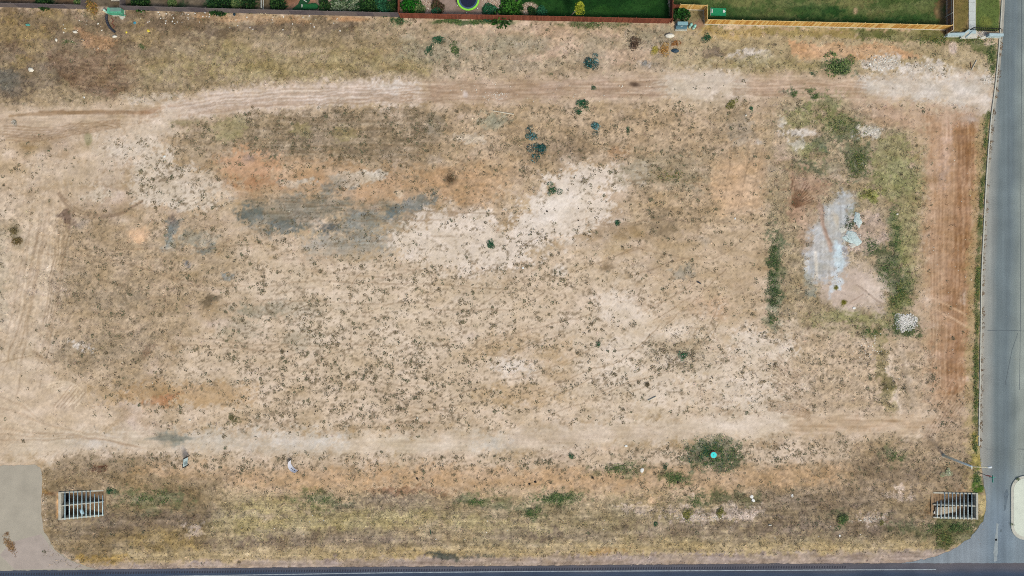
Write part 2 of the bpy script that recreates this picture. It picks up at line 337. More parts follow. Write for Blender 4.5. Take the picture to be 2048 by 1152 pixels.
# blue-grey soil
BG = (126, 128, 120)
for q, c in (([(480, 412), (520, 396), (600, 388), (640, 412), (615, 455), (545, 462), (500, 446), (476, 430)], (124, 122, 108)), ([(690, 425), (760, 408), (830, 400), (866, 388), (840, 424), (770, 455), (690, 470), (650, 462)], (118, 122, 112)),
             ([(620, 492), (660, 470), (730, 462), (790, 470), (800, 488), (720, 506), (630, 502)], (146, 152, 148)), ([(560, 400), (640, 395), (680, 410), (640, 440), (580, 440)], (142, 132, 112)), ([(590, 405), (700, 405), (700, 425), (600, 430)], (132, 128, 112)), ([(640, 380), (670, 362), (690, 372), (668, 395), (645, 395)], (128, 130, 122))):
    zone(q, tuple(np.array(c) * .75 + np.array((150, 140, 122)) * .25 + 4), .82, soft=17, warp=16, w=.45, g=.05, st='h', sa=22)
zone(E_(735, 438, 45, 11, -8), (150, 154, 148), .6, soft=8, brk=.4); zone(E_(820, 412, 34, 11, -22), (112, 124, 124), .8, soft=7, brk=.2)
zone(E_(656, 458, 12, 11), (82, 90, 94), .85, soft=8, warp=7); zone(E_(570, 455, 22, 10), (116, 122, 116), .75, soft=9, brk=.2); zone(E_(500, 425, 20, 12), (112, 120, 114), .7, soft=7, brk=.3)
zone(E_(343, 460, 9, 20, 25), (120, 128, 124), .85, soft=6, brk=.15); zone(E_(350, 438, 6, 12, 20), (122, 106, 96), .8, soft=4); zone(E_(412, 498, 15, 7), (116, 126, 122), .9, soft=5); zone(E_(374, 524, 6), (86, 94, 108), .9, soft=4)
zone(E_(390, 475, 30, 10), (152, 154, 140), .6, soft=8, brk=.3); zone(E_(456, 551, 9, 5), (118, 134, 140), .7, soft=4, brk=.3); zone(E_(340, 490, 14, 8), (172, 176, 168), .7, soft=6)
zone(E_(570, 620, 80, 16), (134, 132, 112), .75, soft=10, warp=12, brk=.4, w=.9, st='h', sa=12); zone(E_(600, 680, 32, 22), (146, 142, 120), .6, soft=10, brk=.45, w=1)
zone(E_(490, 660, 40, 16), (160, 152, 126), .5, soft=9, brk=.4, w=.9)
# whitish bare centre
zone([(1035, 455), (1060, 405), (1100, 360), (1150, 325), (1255, 330), (1275, 358), (1190, 385), (1225, 415), (1160, 460), (1090, 490), (1040, 520), (1000, 540), (900, 530), (800, 500), (800, 470), (850, 440), (960, 430)], (229, 214, 195), .97, soft=20, warp=22, brk=.2, w=.42, g=.0, sp=.2)
zone(E_(1110, 410, 60, 26, -35), (234, 222, 206), .97, soft=16, warp=12, w=.08); zone(E_(960, 470, 50, 26), (228, 212, 192), .7, soft=16, warp=12)
zone([(1210, 328), (1275, 335), (1280, 370), (1215, 380), (1180, 350)], None, soft=10, w=.75)
zone([(1045, 480), (1110, 465), (1120, 500), (1060, 545), (1000, 560), (960, 540)], None, soft=10, w=.8)
zone(E_(1120, 540, 12, 12), (226, 214, 198), .8, soft=6); zone([(1200, 600), (1230, 592), (1270, 620), (1300, 640), (1250, 650), (1205, 630)], (227, 212, 193), .97, soft=14, warp=14, brk=.1, w=.2)
for q in ((1245, 735, 34, 24), (1245, 690, 28, 16), (1180, 680, 30, 12), (1040, 733, 26, 8), (1500, 690, 34, 26), (1350, 668, 40, 6), (1420, 745, 50, 14), (1500, 810, 36, 12), (1290, 790, 26, 8), (1560, 700, 20, 14), (1100, 730, 10), (1155, 728, 12, 10), (1480, 770, 40, 14)):
    zone(E_(*q), (230, 216, 198), .97, soft=14, warp=16, brk=.2, w=.35, sp=.2)
for q in ((990, 690, 60, 18, -10), (1150, 690, 60, 20, -15), (1050, 790, 70, 16), (1120, 735, 30, 24), (330, 790, 120, 18), (880, 590, 60, 20), (1390, 700, 50, 22), (1160, 800, 60, 12)):
    zone(E_(*q), (194, 164, 122), .65, soft=12, warp=14, brk=.3)
zone(E_(1360, 708, 62, 28), (146, 128, 90), .9, soft=12, warp=16, brk=.3, w=1.2, g=.9); zone(E_(1365, 712, 6, 9), (74, 104, 76), .7, soft=4)
zone(E_(1420, 620, 40, 24), (200, 160, 122), .6, soft=12, brk=.3); zone([(1425, 320), (1490, 305), (1535, 320), (1520, 420), (1440, 430), (1420, 380)], (206, 172, 134), .9, soft=10, warp=8, w=.15, g=0)
zone(E_(1410, 480, 12, 9), (196, 180, 158), .6, soft=5); zone(E_(1370, 545, 16, 10), (150, 142, 122), .7, soft=7, brk=.2); zone(E_(1320, 450, 24, 26), (142, 124, 98), .6, soft=12, brk=.4)
zone(E_(1215, 530, 9), (132, 112, 88), .8, soft=7); zone(E_(930, 595, 12, 10), (164, 144, 124), .7, soft=8, brk=.2); zone(E_(990, 617, 7), (168, 148, 126), .7, soft=5); zone(E_(945, 670, 9, 6), (168, 150, 138), .7, soft=5)
zone(E_(320, 780, 60, 14), (186, 152, 108), .8, soft=10, brk=.25); zone(E_(420, 790, 70, 18), (196, 164, 122), .8, soft=12, brk=.15, w=.3); zone(E_(325, 800, 24, 7, -10), (188, 136, 98), .7, soft=6, brk=.3)
for q in ((200, 600, 70, 16), (280, 590, 26, 14), (130, 560, 50, 16), (240, 690, 60, 30), (150, 710, 50, 24)):
    zone(E_(*q), (160, 142, 114), .55, soft=14, warp=14, brk=.45, g=.6)
zone(E_(75, 712, 18, 5, 30), (146, 118, 82), .8, soft=5, brk=.3); zone(E_(295, 700, 7, 10), (150, 124, 98), .8, soft=5, brk=.3); zone(E_(135, 435, 18, 14), (112, 90, 76), .7, soft=6, brk=.5); zone(E_(420, 600, 18, 12), (112, 98, 76), .7, soft=5, brk=.45)
zone(E_(160, 690, 12, 5, 30), (220, 212, 200), .8, soft=5, brk=.2); zone(E_(165, 447, 10, 8), (150, 138, 126), .7, soft=6)
zone(E_(1110, 300, 60, 22), (150, 128, 100), .7, soft=12, brk=.35, w=.8); zone(E_(1240, 310, 22, 12), (160, 122, 84), .7, soft=8, brk=.35); zone(E_(1330, 340, 80, 36), (158, 146, 118), .6, soft=16, brk=.42, w=.6, st='h')
zone(E_(1480, 260, 26, 26), (166, 154, 136), .6, soft=10, brk=.3); zone(E_(1518, 286, 8, 6), (212, 206, 200), .9, soft=4); zone(E_(1450, 220, 40, 22), (170, 148, 114), .6, soft=12, brk=.3)
zone(E_(1200, 140, 90, 10), (184, 160, 132), .6, soft=8); zone(E_(1290, 126, 10, 4), (196, 192, 190), .7, soft=4)
# -- basin on the right
for q in ((1715, 320, 24, 30), (1690, 250, 40, 24), (1640, 290, 30, 16), (1640, 210, 24, 9), (1745, 262, 24, 10), (1610, 330, 22, 16), (1650, 340, 30, 12), (1790, 470, 12, 60), (1770, 540, 22, 34), (1800, 580, 24, 36), (1745, 490, 22, 22), (1550, 540, 11, 60), (1545, 645, 12, 14), (1555, 480, 9, 20), (1548, 580, 13, 30), (1675, 133, 26, 14), (1810, 655, 30, 20), (1740, 660, 22, 9), (1596, 190, 9, 4), (1630, 193, 8, 4), (1710, 440, 12, 14)):
    zone(E_(*q), (104, 114, 82), .8, soft=10, warp=12, brk=.5, g=.9)
for q in ((1790, 320, 44, 48), (1815, 430, 24, 130), (1780, 370, 30, 28), (1600, 240, 30, 20), (1610, 300, 24, 18), (1700, 640, 70, 22), (1800, 610, 30, 26), (1840, 350, 14, 60), (1650, 205, 30, 10), (1660, 240, 24, 16)):
    zone(E_(*q), (146, 146, 92), .7, soft=12, warp=10, brk=.4, g=1)
for q in ((1610, 260, 26, 9), (1668, 345, 20, 12), (1740, 455, 30, 30), (1590, 320, 18, 8), (1560, 300, 8, 24), (1830, 620, 14, 10), (1690, 655, 22, 6)): zone(E_(*q), (196, 170, 146), .65, soft=10, warp=12, brk=.4, g=.2)
zone(E_(1740, 390, 20, 11), (150, 160, 70), .6, soft=6, brk=.3); zone(E_(1610, 370, 40, 10), (158, 130, 104), .5, soft=8, brk=.3)
for q in ((1590, 265, 28, 6), (1740, 262, 26, 14), (1600, 290, 14, 10), (1560, 245, 7, 9), (1760, 222, 10, 7)):
    zone(E_(*q), (214, 206, 194), .75, soft=6, warp=9, brk=.4, g=.1)
zone([(1584, 350), (1625, 345), (1650, 370), (1625, 420), (1592, 440), (1582, 420)], (174, 138, 110), .7, soft=14, warp=12, g=.15, brk=.15)
zone([(1590, 430), (1640, 420), (1625, 500), (1604, 500)], (178, 146, 118), .6, soft=9, warp=7, brk=.3, g=.1)
for k in range(12):
    a = R(-88 + k * 6.2); r1 = 40 + 25 * random.random()
    track([(1583 + 8 * math.cos(a), 418 + 8 * math.sin(a)), (1583 + r1 * math.cos(a), 418 + r1 * math.sin(a))], 1.3, (120, 86, 62), .75, .15, .5)
zone([(1700, 440), (1760, 430), (1775, 480), (1745, 500), (1700, 500)], (190, 168, 148), .9, soft=8, warp=8, g=.15, brk=.1)
zone([(1632, 560), (1690, 520), (1760, 548), (1778, 560), (1764, 624), (1700, 622), (1640, 606)], (204, 184, 166), .93, soft=11, warp=11, g=.02, w=.02, sp=.25)
zone([(1720, 560), (1770, 556), (1768, 600), (1730, 612)], (214, 196, 178), .7, soft=9, warp=9, st='h', sa=8)
zone([(1610, 540), (1630, 560), (1640, 600), (1616, 590)], (150, 154, 140), .8, soft=5, brk=.4)
zone([(1610, 500), (1624, 462), (1640, 432), (1660, 400), (1680, 376), (1702, 390), (1700, 450), (1690, 480), (1698, 520), (1676, 560), (1630, 562), (1612, 540)], (191, 196, 198), .93, soft=9, warp=9, g=.0, w=.0, sp=.4, st='v', sa=14)
zone(L_([(1640, 400), (1644, 440), (1660, 500)], 7), (190, 160, 138), .85, soft=3, warp=3); zone(L_([(1646, 410), (1648, 455), (1662, 490)], 4), (164, 134, 112), .8, soft=2, warp=2)
zone(L_([(1630, 505), (1634, 552)], 6), (220, 212, 196), .9, soft=3, warp=2); zone(E_(1670, 440, 6, 12, -20), (208, 198, 178), .9, soft=3)
zone([(1668, 480), (1680, 492), (1690, 530), (1676, 540), (1668, 510)], (204, 224, 232), .92, soft=4, warp=5, brk=.15); zone([(1662, 560), (1672, 545), (1684, 570), (1672, 582), (1664, 580)], (212, 222, 228), .92, soft=4, warp=5, brk=.2); zone(L_([(1664, 575), (1662, 600)], 4), (196, 202, 204), .7, soft=3)
zone(E_(1690, 505, 8, 10), (150, 146, 150), .6, soft=4, brk=.4); zone(E_(1672, 576, 3.5), (120, 118, 40), .9, soft=2, warp=2); zone(E_(1688, 605, 4.5), (116, 112, 34), .95, soft=2, warp=2)
track([(1712, 570), (1750, 598), (1770, 608)], 1.3, (150, 128, 110), .7, .1); track([(1700, 605), (1725, 590)], 1.2, (160, 136, 116), .6, .1)
# red-brown strip beside the street
zone([(1700, 205), (1985, 236), (1978, 262), (1760, 250), (1720, 225)], (190, 158, 128), .8, soft=14, warp=9, g=.15, w=.03, brk=.15)
zone([(1855, 245), (1979, 245), (1966, 440), (1952, 640), (1940, 790), (1880, 830), (1868, 760), (1868, 620), (1852, 440)], (186, 147, 109), .97, soft=15, warp=10, g=.03, w=.03, sp=.5, st='v', sa=15)
zone(L_([(1935, 260), (1925, 440), (1908, 620), (1903, 780)], 40), (163, 122, 86), .85, soft=16, warp=9, st='v', sa=15)
zone(L_([(1898, 250), (1890, 300), (1886, 370)], 18), (200, 166, 142), .85, soft=8, warp=7, st='v'); zone(E_(1884, 350, 6, 14), (176, 164, 160), .7, soft=5); zone(E_(1942, 238, 10, 5), (196, 186, 180), .8, soft=5)
zone(L_([(1950, 260), (1948, 420), (1935, 560)], 16), (196, 152, 104), .6, soft=8, st='v', sa=20); zone(E_(1928, 598, 5, 14), (206, 186, 170), .7, soft=4)
for xx in (1862, 1868, 1874, 1880, 1893): track([(xx + 4, 420), (xx, 520), (xx + 2, 640), (xx + 4, 780)], 1.3, (132, 96, 66), .6, .45, 3)
for xx in (1904, 1913, 1921, 1930): track([(xx + 14, 260), (xx + 8, 430), (xx - 6, 620), (xx - 10, 760)], 1.7, (140, 102, 70), .55, .4, 7)
for dx in (0, 22): track([(1850 + dx * .4, 590 + dx), (1900, 612 + dx), (1958, 645 + dx)], 3, (216, 182, 144), .7, .1)
zone([(1850, 800), (1950, 790), (1952, 900), (1860, 890)], (176, 150, 120), .6, soft=14, brk=.3, g=.3)
# lower right
for pts in ([(1800, 690), (1815, 760), (1830, 830), (1840, 870)], [(1776, 720), (1785, 770), (1800, 830)]): zone(L_(pts, 11), (224, 204, 180), .97, soft=4, warp=5, g=0, w=.05)
zone(L_([(1752, 660), (1762, 720), (1772, 780), (1778, 830)], 18), (158, 144, 96), .75, soft=8, warp=8, brk=.35, g=.9); zone(L_([(1800, 700), (1812, 770), (1826, 820)], 14), (160, 140, 112), .7, soft=6, warp=6, brk=.4)
zone(E_(1770, 760, 9, 18), (104, 98, 62), .7, soft=7, brk=.4); zone(E_(1865, 845, 26, 7, -25), (150, 122, 96), .8, soft=6, brk=.3)
# -- dirt road along the bottom
RB = smooth([(40, 895), (140, 884), (300, 884), (500, 888), (700, 890), (900, 888), (1050, 880), (1250, 866), (1420, 858), (1600, 848), (1760, 850), (1860, 846)])
zone(L_(RB, 46), (214, 197, 172), .95, soft=11, warp=5, w=.02, g=0, sp=.25, st='h', sa=8)
zone(L_([p for p in RB if 1000 < p[0] < 1420], 34), (205, 185, 160), .9, soft=12, warp=6, st='h', sa=10); zone(L_([p for p in RB if p[0] > 1590], 40), (196, 168, 135), .92, soft=12, warp=8, st='h', sa=15)
zone(L_([(1440, 848), (1560, 842)], 28), (220, 204, 184), .9, soft=10, warp=5, st='h', sa=6); zone(E_(600, 885, 70, 14), (212, 206, 194), .75, soft=18); zone(E_(985, 886, 24, 12), (212, 206, 194), .7, soft=14); zone(E_(430, 880, 60, 14), (214, 206, 192), .7, soft=16); zone(E_(190, 885, 30, 9), (216, 208, 198), .7, soft=12)
zone(E_(342, 877, 24, 12), (136, 140, 128), .85, soft=6, warp=4, st='h', sa=14); zone(E_(340, 877, 40, 5), (134, 136, 124), .6, soft=3, warp=3, brk=.3)
zone([(90, 905), (1000, 912), (1380, 895), (1700, 880), (1700, 925), (1000, 940), (500, 935), (330, 940), (150, 912)], (212, 190, 162), .8, soft=9, warp=9, w=1.0, g=.05, sp=.3)
zone([(130, 912), (340, 915), (360, 935), (200, 945), (120, 935)], (158, 138, 108), .8, soft=8, brk=.4, w=.9)
zone(L_([(100, 925), (165, 850)], 10), (222, 206, 182), .6, soft=5)
# orange strip / swale details
for q in ((640, 960, 150, 12), (960, 955, 200, 14), (1180, 960, 120, 12), (1560, 958, 90, 16), (330, 938, 50, 9), (770, 940, 80, 8), (1660, 945, 30, 14)):
    zone(E_(*q), (200, 164, 122), .62, soft=12, warp=12, brk=.32, g=.05)
zone(E_(820, 984, 70, 6), (142, 104, 74), .7, soft=6, brk=.45); zone(E_(200, 935, 12, 6), (110, 76, 58), .8, soft=5, brk=.2); zone(E_(100, 987, 40, 3), (132, 96, 60), .9, soft=3, warp=3); zone(E_(80, 983, 12, 4), (164, 128, 72), .9, soft=3, brk=.2)
for q in ((660, 1045, 160, 16), (800, 1030, 80, 14), (480, 1052, 70, 12), (1100, 1060, 110, 12), (560, 1015, 60, 10), (950, 1045, 50, 8)):
    zone(E_(*q), (182, 166, 115), .8, soft=10, warp=12, brk=.3, g=1)
for q in ((640, 1088, 200, 6), (520, 1090, 60, 6), (1150, 1066, 60, 12), (1430, 1060, 160, 10), (1700, 1055, 140, 16), (300, 1040, 90, 16), (720, 1076, 150, 10), (1050, 1068, 50, 10), (800, 1006, 100, 10)):
    zone(E_(*q), (134, 116, 98), .58, soft=12, warp=10, brk=.36, g=.8)
zone([(230, 1100), (700, 1098), (1300, 1090), (1850, 1088), (1900, 1100), (1500, 1112), (800, 1118), (240, 1120)], (188, 166, 120), .85, soft=8, warp=9, brk=.15, g=.9)
zone(E_(320, 1080, 60, 14), (172, 148, 96), .7, soft=10, brk=.3); zone(E_(210, 1118, 40, 8), (184, 150, 78), .7, soft=7, brk=.3)
for q in ((1560, 1010, 150, 14), (1720, 1000, 90, 16), (1500, 1050, 120, 8), (1880, 950, 40, 20), (1780, 945, 60, 24), (200, 1060, 60, 14), (150, 1010, 40, 30)): zone(E_(*q), (138, 121, 101), .55, soft=14, warp=14, brk=.35, w=.5)
zone(E_(850, 1108, 60, 6), (188, 156, 92), .5, soft=6); zone(E_(1210, 1106, 30, 6), (182, 136, 72), .6, soft=6, brk=.3)
for q in ((1115, 998, 40, 12), (950, 1004, 24, 8), (1060, 1026, 24, 6), (1240, 938, 34, 10), (1350, 955, 22, 12), (640, 1000, 40, 10), (1000, 1006, 24, 8), (1395, 1000, 18, 14), (1450, 1000, 40, 8), (300, 1000, 60, 20), (1860, 1060, 60, 12), (1890, 1085, 18, 12), (1680, 1042, 12, 10), (1780, 900, 12, 8), (1800, 920, 16, 10), (250, 985, 14, 8)):
    zone(E_(*q), (108, 114, 78), .65, soft=12, warp=12, brk=.5, g=.8)
zone(E_(1426, 908, 54, 30), (96, 104, 76), .9, soft=9, warp=10, brk=.34, g=.8)
for q in ((1400, 1035, 60, 8), (1450, 1022, 60, 8), (1350, 1022, 30, 6), (1740, 1040, 24, 6), (390, 1052, 14, 4), (386, 1066, 12, 4), (1480, 1030, 30, 10), (1790, 994, 22, 6), (1800, 975, 10, 6), (1270, 1018, 24, 6)):
    zone(E_(*q), (214, 194, 176), .75, soft=6, warp=8, brk=.45)
zone(E_(1305, 1002, 9, 7), (222, 190, 154), .9, soft=3); zone(E_(1920, 992, 60, 16, -30), (140, 100, 58), .6, soft=10, brk=.35); zone([(112, 986), (119, 986), (119, 1036), (112, 1036)], (204, 158, 106), .95, soft=2, warp=2)
zone([(-60, 1112), (2000, 1098), (2000, 1140), (-60, 1150)], (164, 148, 142), .0)
zone([(190, 1127), (600, 1124), (1000, 1116), (1300, 1111), (1800, 1108), (1960, 1098), (2000, 1200), (-60, 1200)], (166, 148, 136), .85, soft=7, warp=9, brk=.15, g=.08, w=.02, sp=.8, st='h', sa=12)
for q in ((900, 1115, 30, 6), (970, 1112, 12, 5), (870, 1108, 16, 4)): zone(E_(*q), (84, 88, 76), .7, soft=4, brk=.5)
# grass against the street kerb
zone(L_(smooth([(1972, 240), (1965, 330), (1958, 430), (1953, 540), (1950, 640), (1948, 760), (1946, 860), (1944, 970)]), 26), (172, 152, 106), .75, soft=7, warp=7, brk=.25, g=.7, w=.02)
zone(L_(smooth([(1977, 225), (1970, 320), (1963, 420), (1957, 540), (1954, 640), (1953, 760), (1952, 860), (1950, 985)]), 8), (92, 104, 60), .8, soft=4, warp=4, brk=.55, g=.9)
zone(E_(1952, 905, 10, 40), (176, 158, 84), .8, soft=6, brk=.35); zone(E_(1955, 965, 7, 18), (84, 120, 36), .85, soft=5, brk=.3); zone(E_(1968, 1010, 8, 26), (190, 172, 118), .9, soft=4, brk=.2)
zone(E_(1972, 970, 7, 16), (120, 108, 98), .8, soft=4, brk=.3); zone([(1870, 1040), (1962, 1042), (1940, 1080), (1890, 1090), (1862, 1070)], (104, 104, 64), .8, soft=7, brk=.35, g=.9)
zone([(1150, 620), (1330, 600), (1560, 660), (1600, 760), (1560, 840), (1300, 850), (1130, 800)], (222, 204, 179), .8, soft=50, warp=30, sp=.2)
zone([(500, 560), (900, 520), (1050, 640), (900, 700), (600, 700)], (220, 201, 174), .75, soft=50, warp=30, sp=.2)
zone([(-300, 320), (70, 380), (110, 560), (90, 760), (-300, 900)], (212, 192, 165), .75, soft=30, warp=16)
zone([(1836, 250), (1900, 240), (1900, 820), (1850, 800), (1838, 500)], (194, 160, 128), .5, soft=18, warp=12, st='v', sa=10)
# -- tyre tracks across the lot
for k, r in enumerate((0, 7, 14)): track([(118 - r * .3, 385 + r * .2), (150, 415 + r), (195, 430 + r * .5), (240, 425 + r * .3), (285, 400 + r * .2)], 2.0, (148, 124, 99), .65, .2, 1.5)
for k in range(5): track([(95 + 6 * k, 440), (112 + 8 * k, 470), (100 + 5 * k, 560), (85 + 6 * k, 650)], 1.3, (150, 126, 98), .5, .45, 4)
for k in range(7): track([(92 + 4 * k, 112 + 6 * k), (160, 128 + 8 * k), (250, 130 + 9 * k)], 1.5, (112, 88, 68), .6, .35, 3)
for k in range(6): track([(152 + 3 * k, 56 + 5 * k), (190, 70 + 6 * k), (236, 84 + 4 * k)], 1.2, (138, 104, 76), .6, .35, 1)
for k in range(6): track([(8, 250 + 6 * k), (80, 256 + 5 * k), (170, 246 + 4 * k), (240, 238 + 3 * k)], 1.4, (152, 120, 86), .55, .4, 3)
for p in ([(0, 268), (60, 275), (130, 262), (165, 240)], [(30, 285), (80, 270)], [(130, 262), (220, 250)], [(240, 500), (330, 498), (430, 494), (520, 488)], [(160, 502), (280, 500)], [(90, 508), (200, 515), (320, 545), (400, 572)], [(210, 520), (280, 535), (360, 565), (380, 576)], [(200, 560), (290, 580), (380, 572), (520, 570)],
          [(90, 500), (106, 520), (96, 560)], [(280, 600), (340, 590)], [(0, 725), (60, 712)], [(60, 700), (110, 730)], [(210, 655), (330, 661)], [(330, 668), (512, 690)], [(290, 690), (420, 692), (512, 700)], [(330, 795), (390, 775)], [(430, 760), (445, 810)], [(1024, 670), (1100, 650), (1180, 630)], [(1024, 703), (1080, 685), (1150, 660)], [(1024, 760), (1100, 735), (1180, 700)], [(1080, 800), (1150, 775), (1200, 745)], [(1040, 790), (1120, 765), (1190, 735)],
          [(1100, 830), (1180, 800), (1250, 770)], [(940, 700), (960, 680), (1010, 672), (1080, 680)], [(950, 705), (975, 690), (1020, 680)], [(960, 710), (1030, 716)], [(1250, 560), (1340, 525), (1420, 510)], [(1140, 545), (1210, 520), (1270, 496)], [(1290, 620), (1350, 590), (1400, 560)], [(1330, 650), (1400, 590), (1450, 540)], [(1310, 640), (1380, 595)], [(1400, 690), (1425, 640), (1440, 600)], [(1415, 690), (1440, 640)], [(1460, 290), (1458, 340), (1450, 400)], [(1500, 280), (1490, 350), (1478, 420)], [(1526, 290), (1510, 380), (1500, 440)], [(1398, 330), (1398, 450), (1396, 480)],
          [(1430, 300), (1490, 270), (1530, 250)], [(1435, 315), (1500, 280), (1536, 256)], [(1470, 220), (1520, 200)], [(1210, 450), (1330, 440), (1470, 448)], [(1230, 365), (1340, 360), (1460, 380)], [(1250, 490), (1420, 520), (1530, 440)], [(1180, 740), (1250, 715), (1320, 650)], [(520, 575), (620, 562), (700, 566), (860, 568), (1020, 580)], [(620, 540), (720, 552), (780, 556)], [(512, 600), (660, 604), (740, 608), (850, 606)], [(700, 616), (704, 570), (722, 545)], [(700, 700), (703, 640)], [(512, 690), (640, 690), (900, 692)], [(512, 702), (580, 704)], [(870, 620), (1024, 620)], [(600, 745), (660, 710), (690, 700)], [(780, 850), (860, 820), (980, 800)], [(700, 860), (820, 845), (880, 848)], [(900, 800), (960, 770)], [(830, 795), (850, 780)], [(600, 420), (640, 450)], [(560, 400), (640, 410), (900, 425), (1020, 428)], [(660, 440), (900, 440)], [(470, 385), (560, 398)], [(940, 830), (830, 815), (780, 820)], [(905, 645), (930, 665)], [(985, 650), (1010, 640)], [(740, 780), (830, 790)]):
    track(p, 1.15, (150, 124, 95), .5, .35, 3)
for k in range(9): track([(1540 + 2 * k, 770 - 8 * k), (1580, 790 - 7 * k), (1600, 800 - 6 * k)], 1.3, (146, 118, 90), .5, .35, 2)
for k in range(6): track([(1535, 800 + 4 * k), (1600, 812 + 4 * k), (1620, 825 + 3 * k)], 1.3, (146, 116, 84), .55, .3, 2)
for k in range(14): track([(1845 + 4 * k, 880 - 2 * k), (1870 + 5 * k, 830 - 2 * k), (1905 + 4 * k, 760 + 3 * k)], 1.4, (150, 118, 90) if k % 2 else (206, 176, 144), .45, .35, 3)
for k in range(22):
    x0 = random.uniform(55, 150); dx = random.uniform(-8, 4); track([(x0, random.uniform(400, 470)), (x0 - 12 + dx, 520), (x0 - 34 + dx, 640), (x0 - 60 + dx, random.uniform(700, 800))], random.choice((1.2, 2, 3.5)), random.choice(((160, 134, 104), (150, 126, 98), (220, 202, 174))), .3, .5, 4)
for k in range(10): track([(-10, 780 + 11 * k), (40, 800 + 9 * k), (100 + 8 * k, 850 + 3 * k), (200 + 10 * k, 868 + 3 * k)], 2, random.choice(((180, 152, 122), (224, 206, 178))), .45, .45, 4)
for k in range(5): track([(85 + 9 * k, 770 + 4 * k), (130 + 4 * k, 762 + 6 * k), (165 - 4 * k, 785 + 5 * k), (150 - 6 * k, 818 - 3 * k)], 1.7, (228, 208, 178), .8, .15, 3)
for k in range(6): track([(105 + 8 * k, 815), (140 + 6 * k, 770 + 3 * k)], 1.2, (160, 132, 104), .5, .3, 3)
for k in range(40):
    x0 = random.uniform(480, 1500); y0 = random.uniform(420, 850); a = random.gauss(-.25, .35); l = random.uniform(25, 90)
    track([(x0, y0), (x0 + l * math.cos(a), y0 + l * math.sin(a))], 1.1, (156, 130, 102), .45, .4, 3)
# -- yards behind the fences
zone([(-900, -900), (800, -900), (800, 27), (250, 13), (-900, 2)], (104, 92, 72), .95, soft=3, warp=2, g=.0, w=.0, sp=1)
zone([(800, -900), (1040, -900), (1040, 34), (800, 28)], (150, 128, 112), .97, soft=3, warp=2, g=0, w=0, sp=.4)
zone([(1036, -900), (1339, -900), (1338, 44), (1036, 38)], (28, 66, 26), 1, soft=3, warp=3, g=0, w=0, l=1, sp=.4)
zone([(1345, -900), (1895, -900), (1893, 56), (1412, 46), (1408, 17), (1345, 16)], (78, 98, 52), 1, soft=2, warp=2, g=0, w=0, l=.8, sp=.7)
for q in ((1590, 12, 40, 12), (1720, 14, 30, 16), (1800, 20, 40, 10), (1640, 8, 60, 6), (1500, 8, 30, 5), (1860, 20, 22, 22), (1770, 15, 22, 10)): zone(E_(*q), (118, 124, 78), .6, soft=8, warp=10, brk=.35)
for q in ((1460, 38, 40, 6), (1600, 36, 60, 6), (1740, 40, 80, 8), (1660, 22, 20, 8), (1600, 20, 20, 6)): zone(E_(*q), (36, 72, 32), .7, soft=6, warp=8, brk=.35)  # shade behind the yellow fence painted into the lawn, plus darker mottling
for q in ((1450, 20, 16, 10), (1550, 30, 30, 8), (1690, 5, 40, 6), (1820, 38, 40, 7), (1760, 30, 20, 8), (1480, 2, 30, 6), (1620, 46, 50, 4)): zone(E_(*q), random.choice(((134, 132, 84), (126, 120, 76), (52, 84, 40))), .6, soft=6, warp=8, brk=.3)
for q in ((1100, 10, 30, 8), (1230, 20, 40, 8), (1290, 8, 30, 10), (1180, 30, 40, 6)): zone(E_(*q), (46, 86, 36), .6, soft=6, warp=8, brk=.35)
zone(L_([(1882, -80), (1884, 56)], 16), (136, 108, 72), .8, soft=4, brk=.2, l=.1); zone(E_(1710, 22, 5, 7), (176, 152, 120), .9, soft=2, warp=3)
zone([(1896, -300), (1937, -300), (1937, 62), (1896, 62)], (128, 112, 66), .95, soft=2, warp=2, l=.7, g=.2); zone([(1951, -300), (2002, -300), (1999, 62), (1951, 62)], (92, 112, 56), .95, soft=2, warp=2, l=.9)
zone(E_(1925, 30, 9, 30), (104, 100, 54), .6, soft=5, brk=.3); zone(E_(1970, 45, 12, 12), (128, 132, 66), .6, soft=6, brk=.3)
zone([(1350, 18), (1408, 20), (1408, 48), (1350, 46)], (140, 128, 86), .95, soft=3, warp=3, g=.6); zone(E_(1400, 50, 12, 6), (156, 116, 90), .8, soft=3)
for q in ((852, 6, 12, 20), (985, 16, 22, 20), (1060, 17, 16, 12), (660, 10, 26, 20)): zone(E_(*q), (164, 142, 124), .9, soft=3, warp=4)
zone([(560, -40), (640, -40), (632, 5), (604, 4), (590, 16), (566, 18)], (150, 108, 84), .9, soft=3, warp=3)
zone([(0, -60), (170, -60), (170, 10), (60, 6), (0, 2)], (122, 96, 72), .8, soft=3, brk=.2)
for q in ((90, 4, 20, 6), (165, 6, 9, 9), (280, 6, 16, 8), (360, 10, 10, 6), (450, 10, 30, 10), (505, 12, 12, 6), (556, 10, 14, 12), (690, 12, 30, 12), (760, 12, 30, 12)): zone(E_(*q), (38, 64, 34), .9, soft=4, brk=.2)

C += ((fbm(PX / 36, PY / 16, 4, 92)[..., None] - .5) * np.array((40, 42, 52), np.float32)) * np.where(LG > .3, .3, 1)[..., None]
# low creeping weeds and plant litter, finer than the tufts built further down
sw = fbm(PX / 5.2, PY / 4.2, 3, 61); cw = np.clip((fbm(PX / 20, PY / 14, 3, 31) - .40) / .28, 0, 1.4)
dens = np.clip(WD, 0, 1.4) * (.35 + .65 * cw)
mk_ = np.clip((sw - (.665 - .12 * dens)) / .06, 0, 1) * np.clip(dens * 2.0, 0, .62)
C += (np.array((132, 115, 90), np.float32) - C) * mk_[..., None]
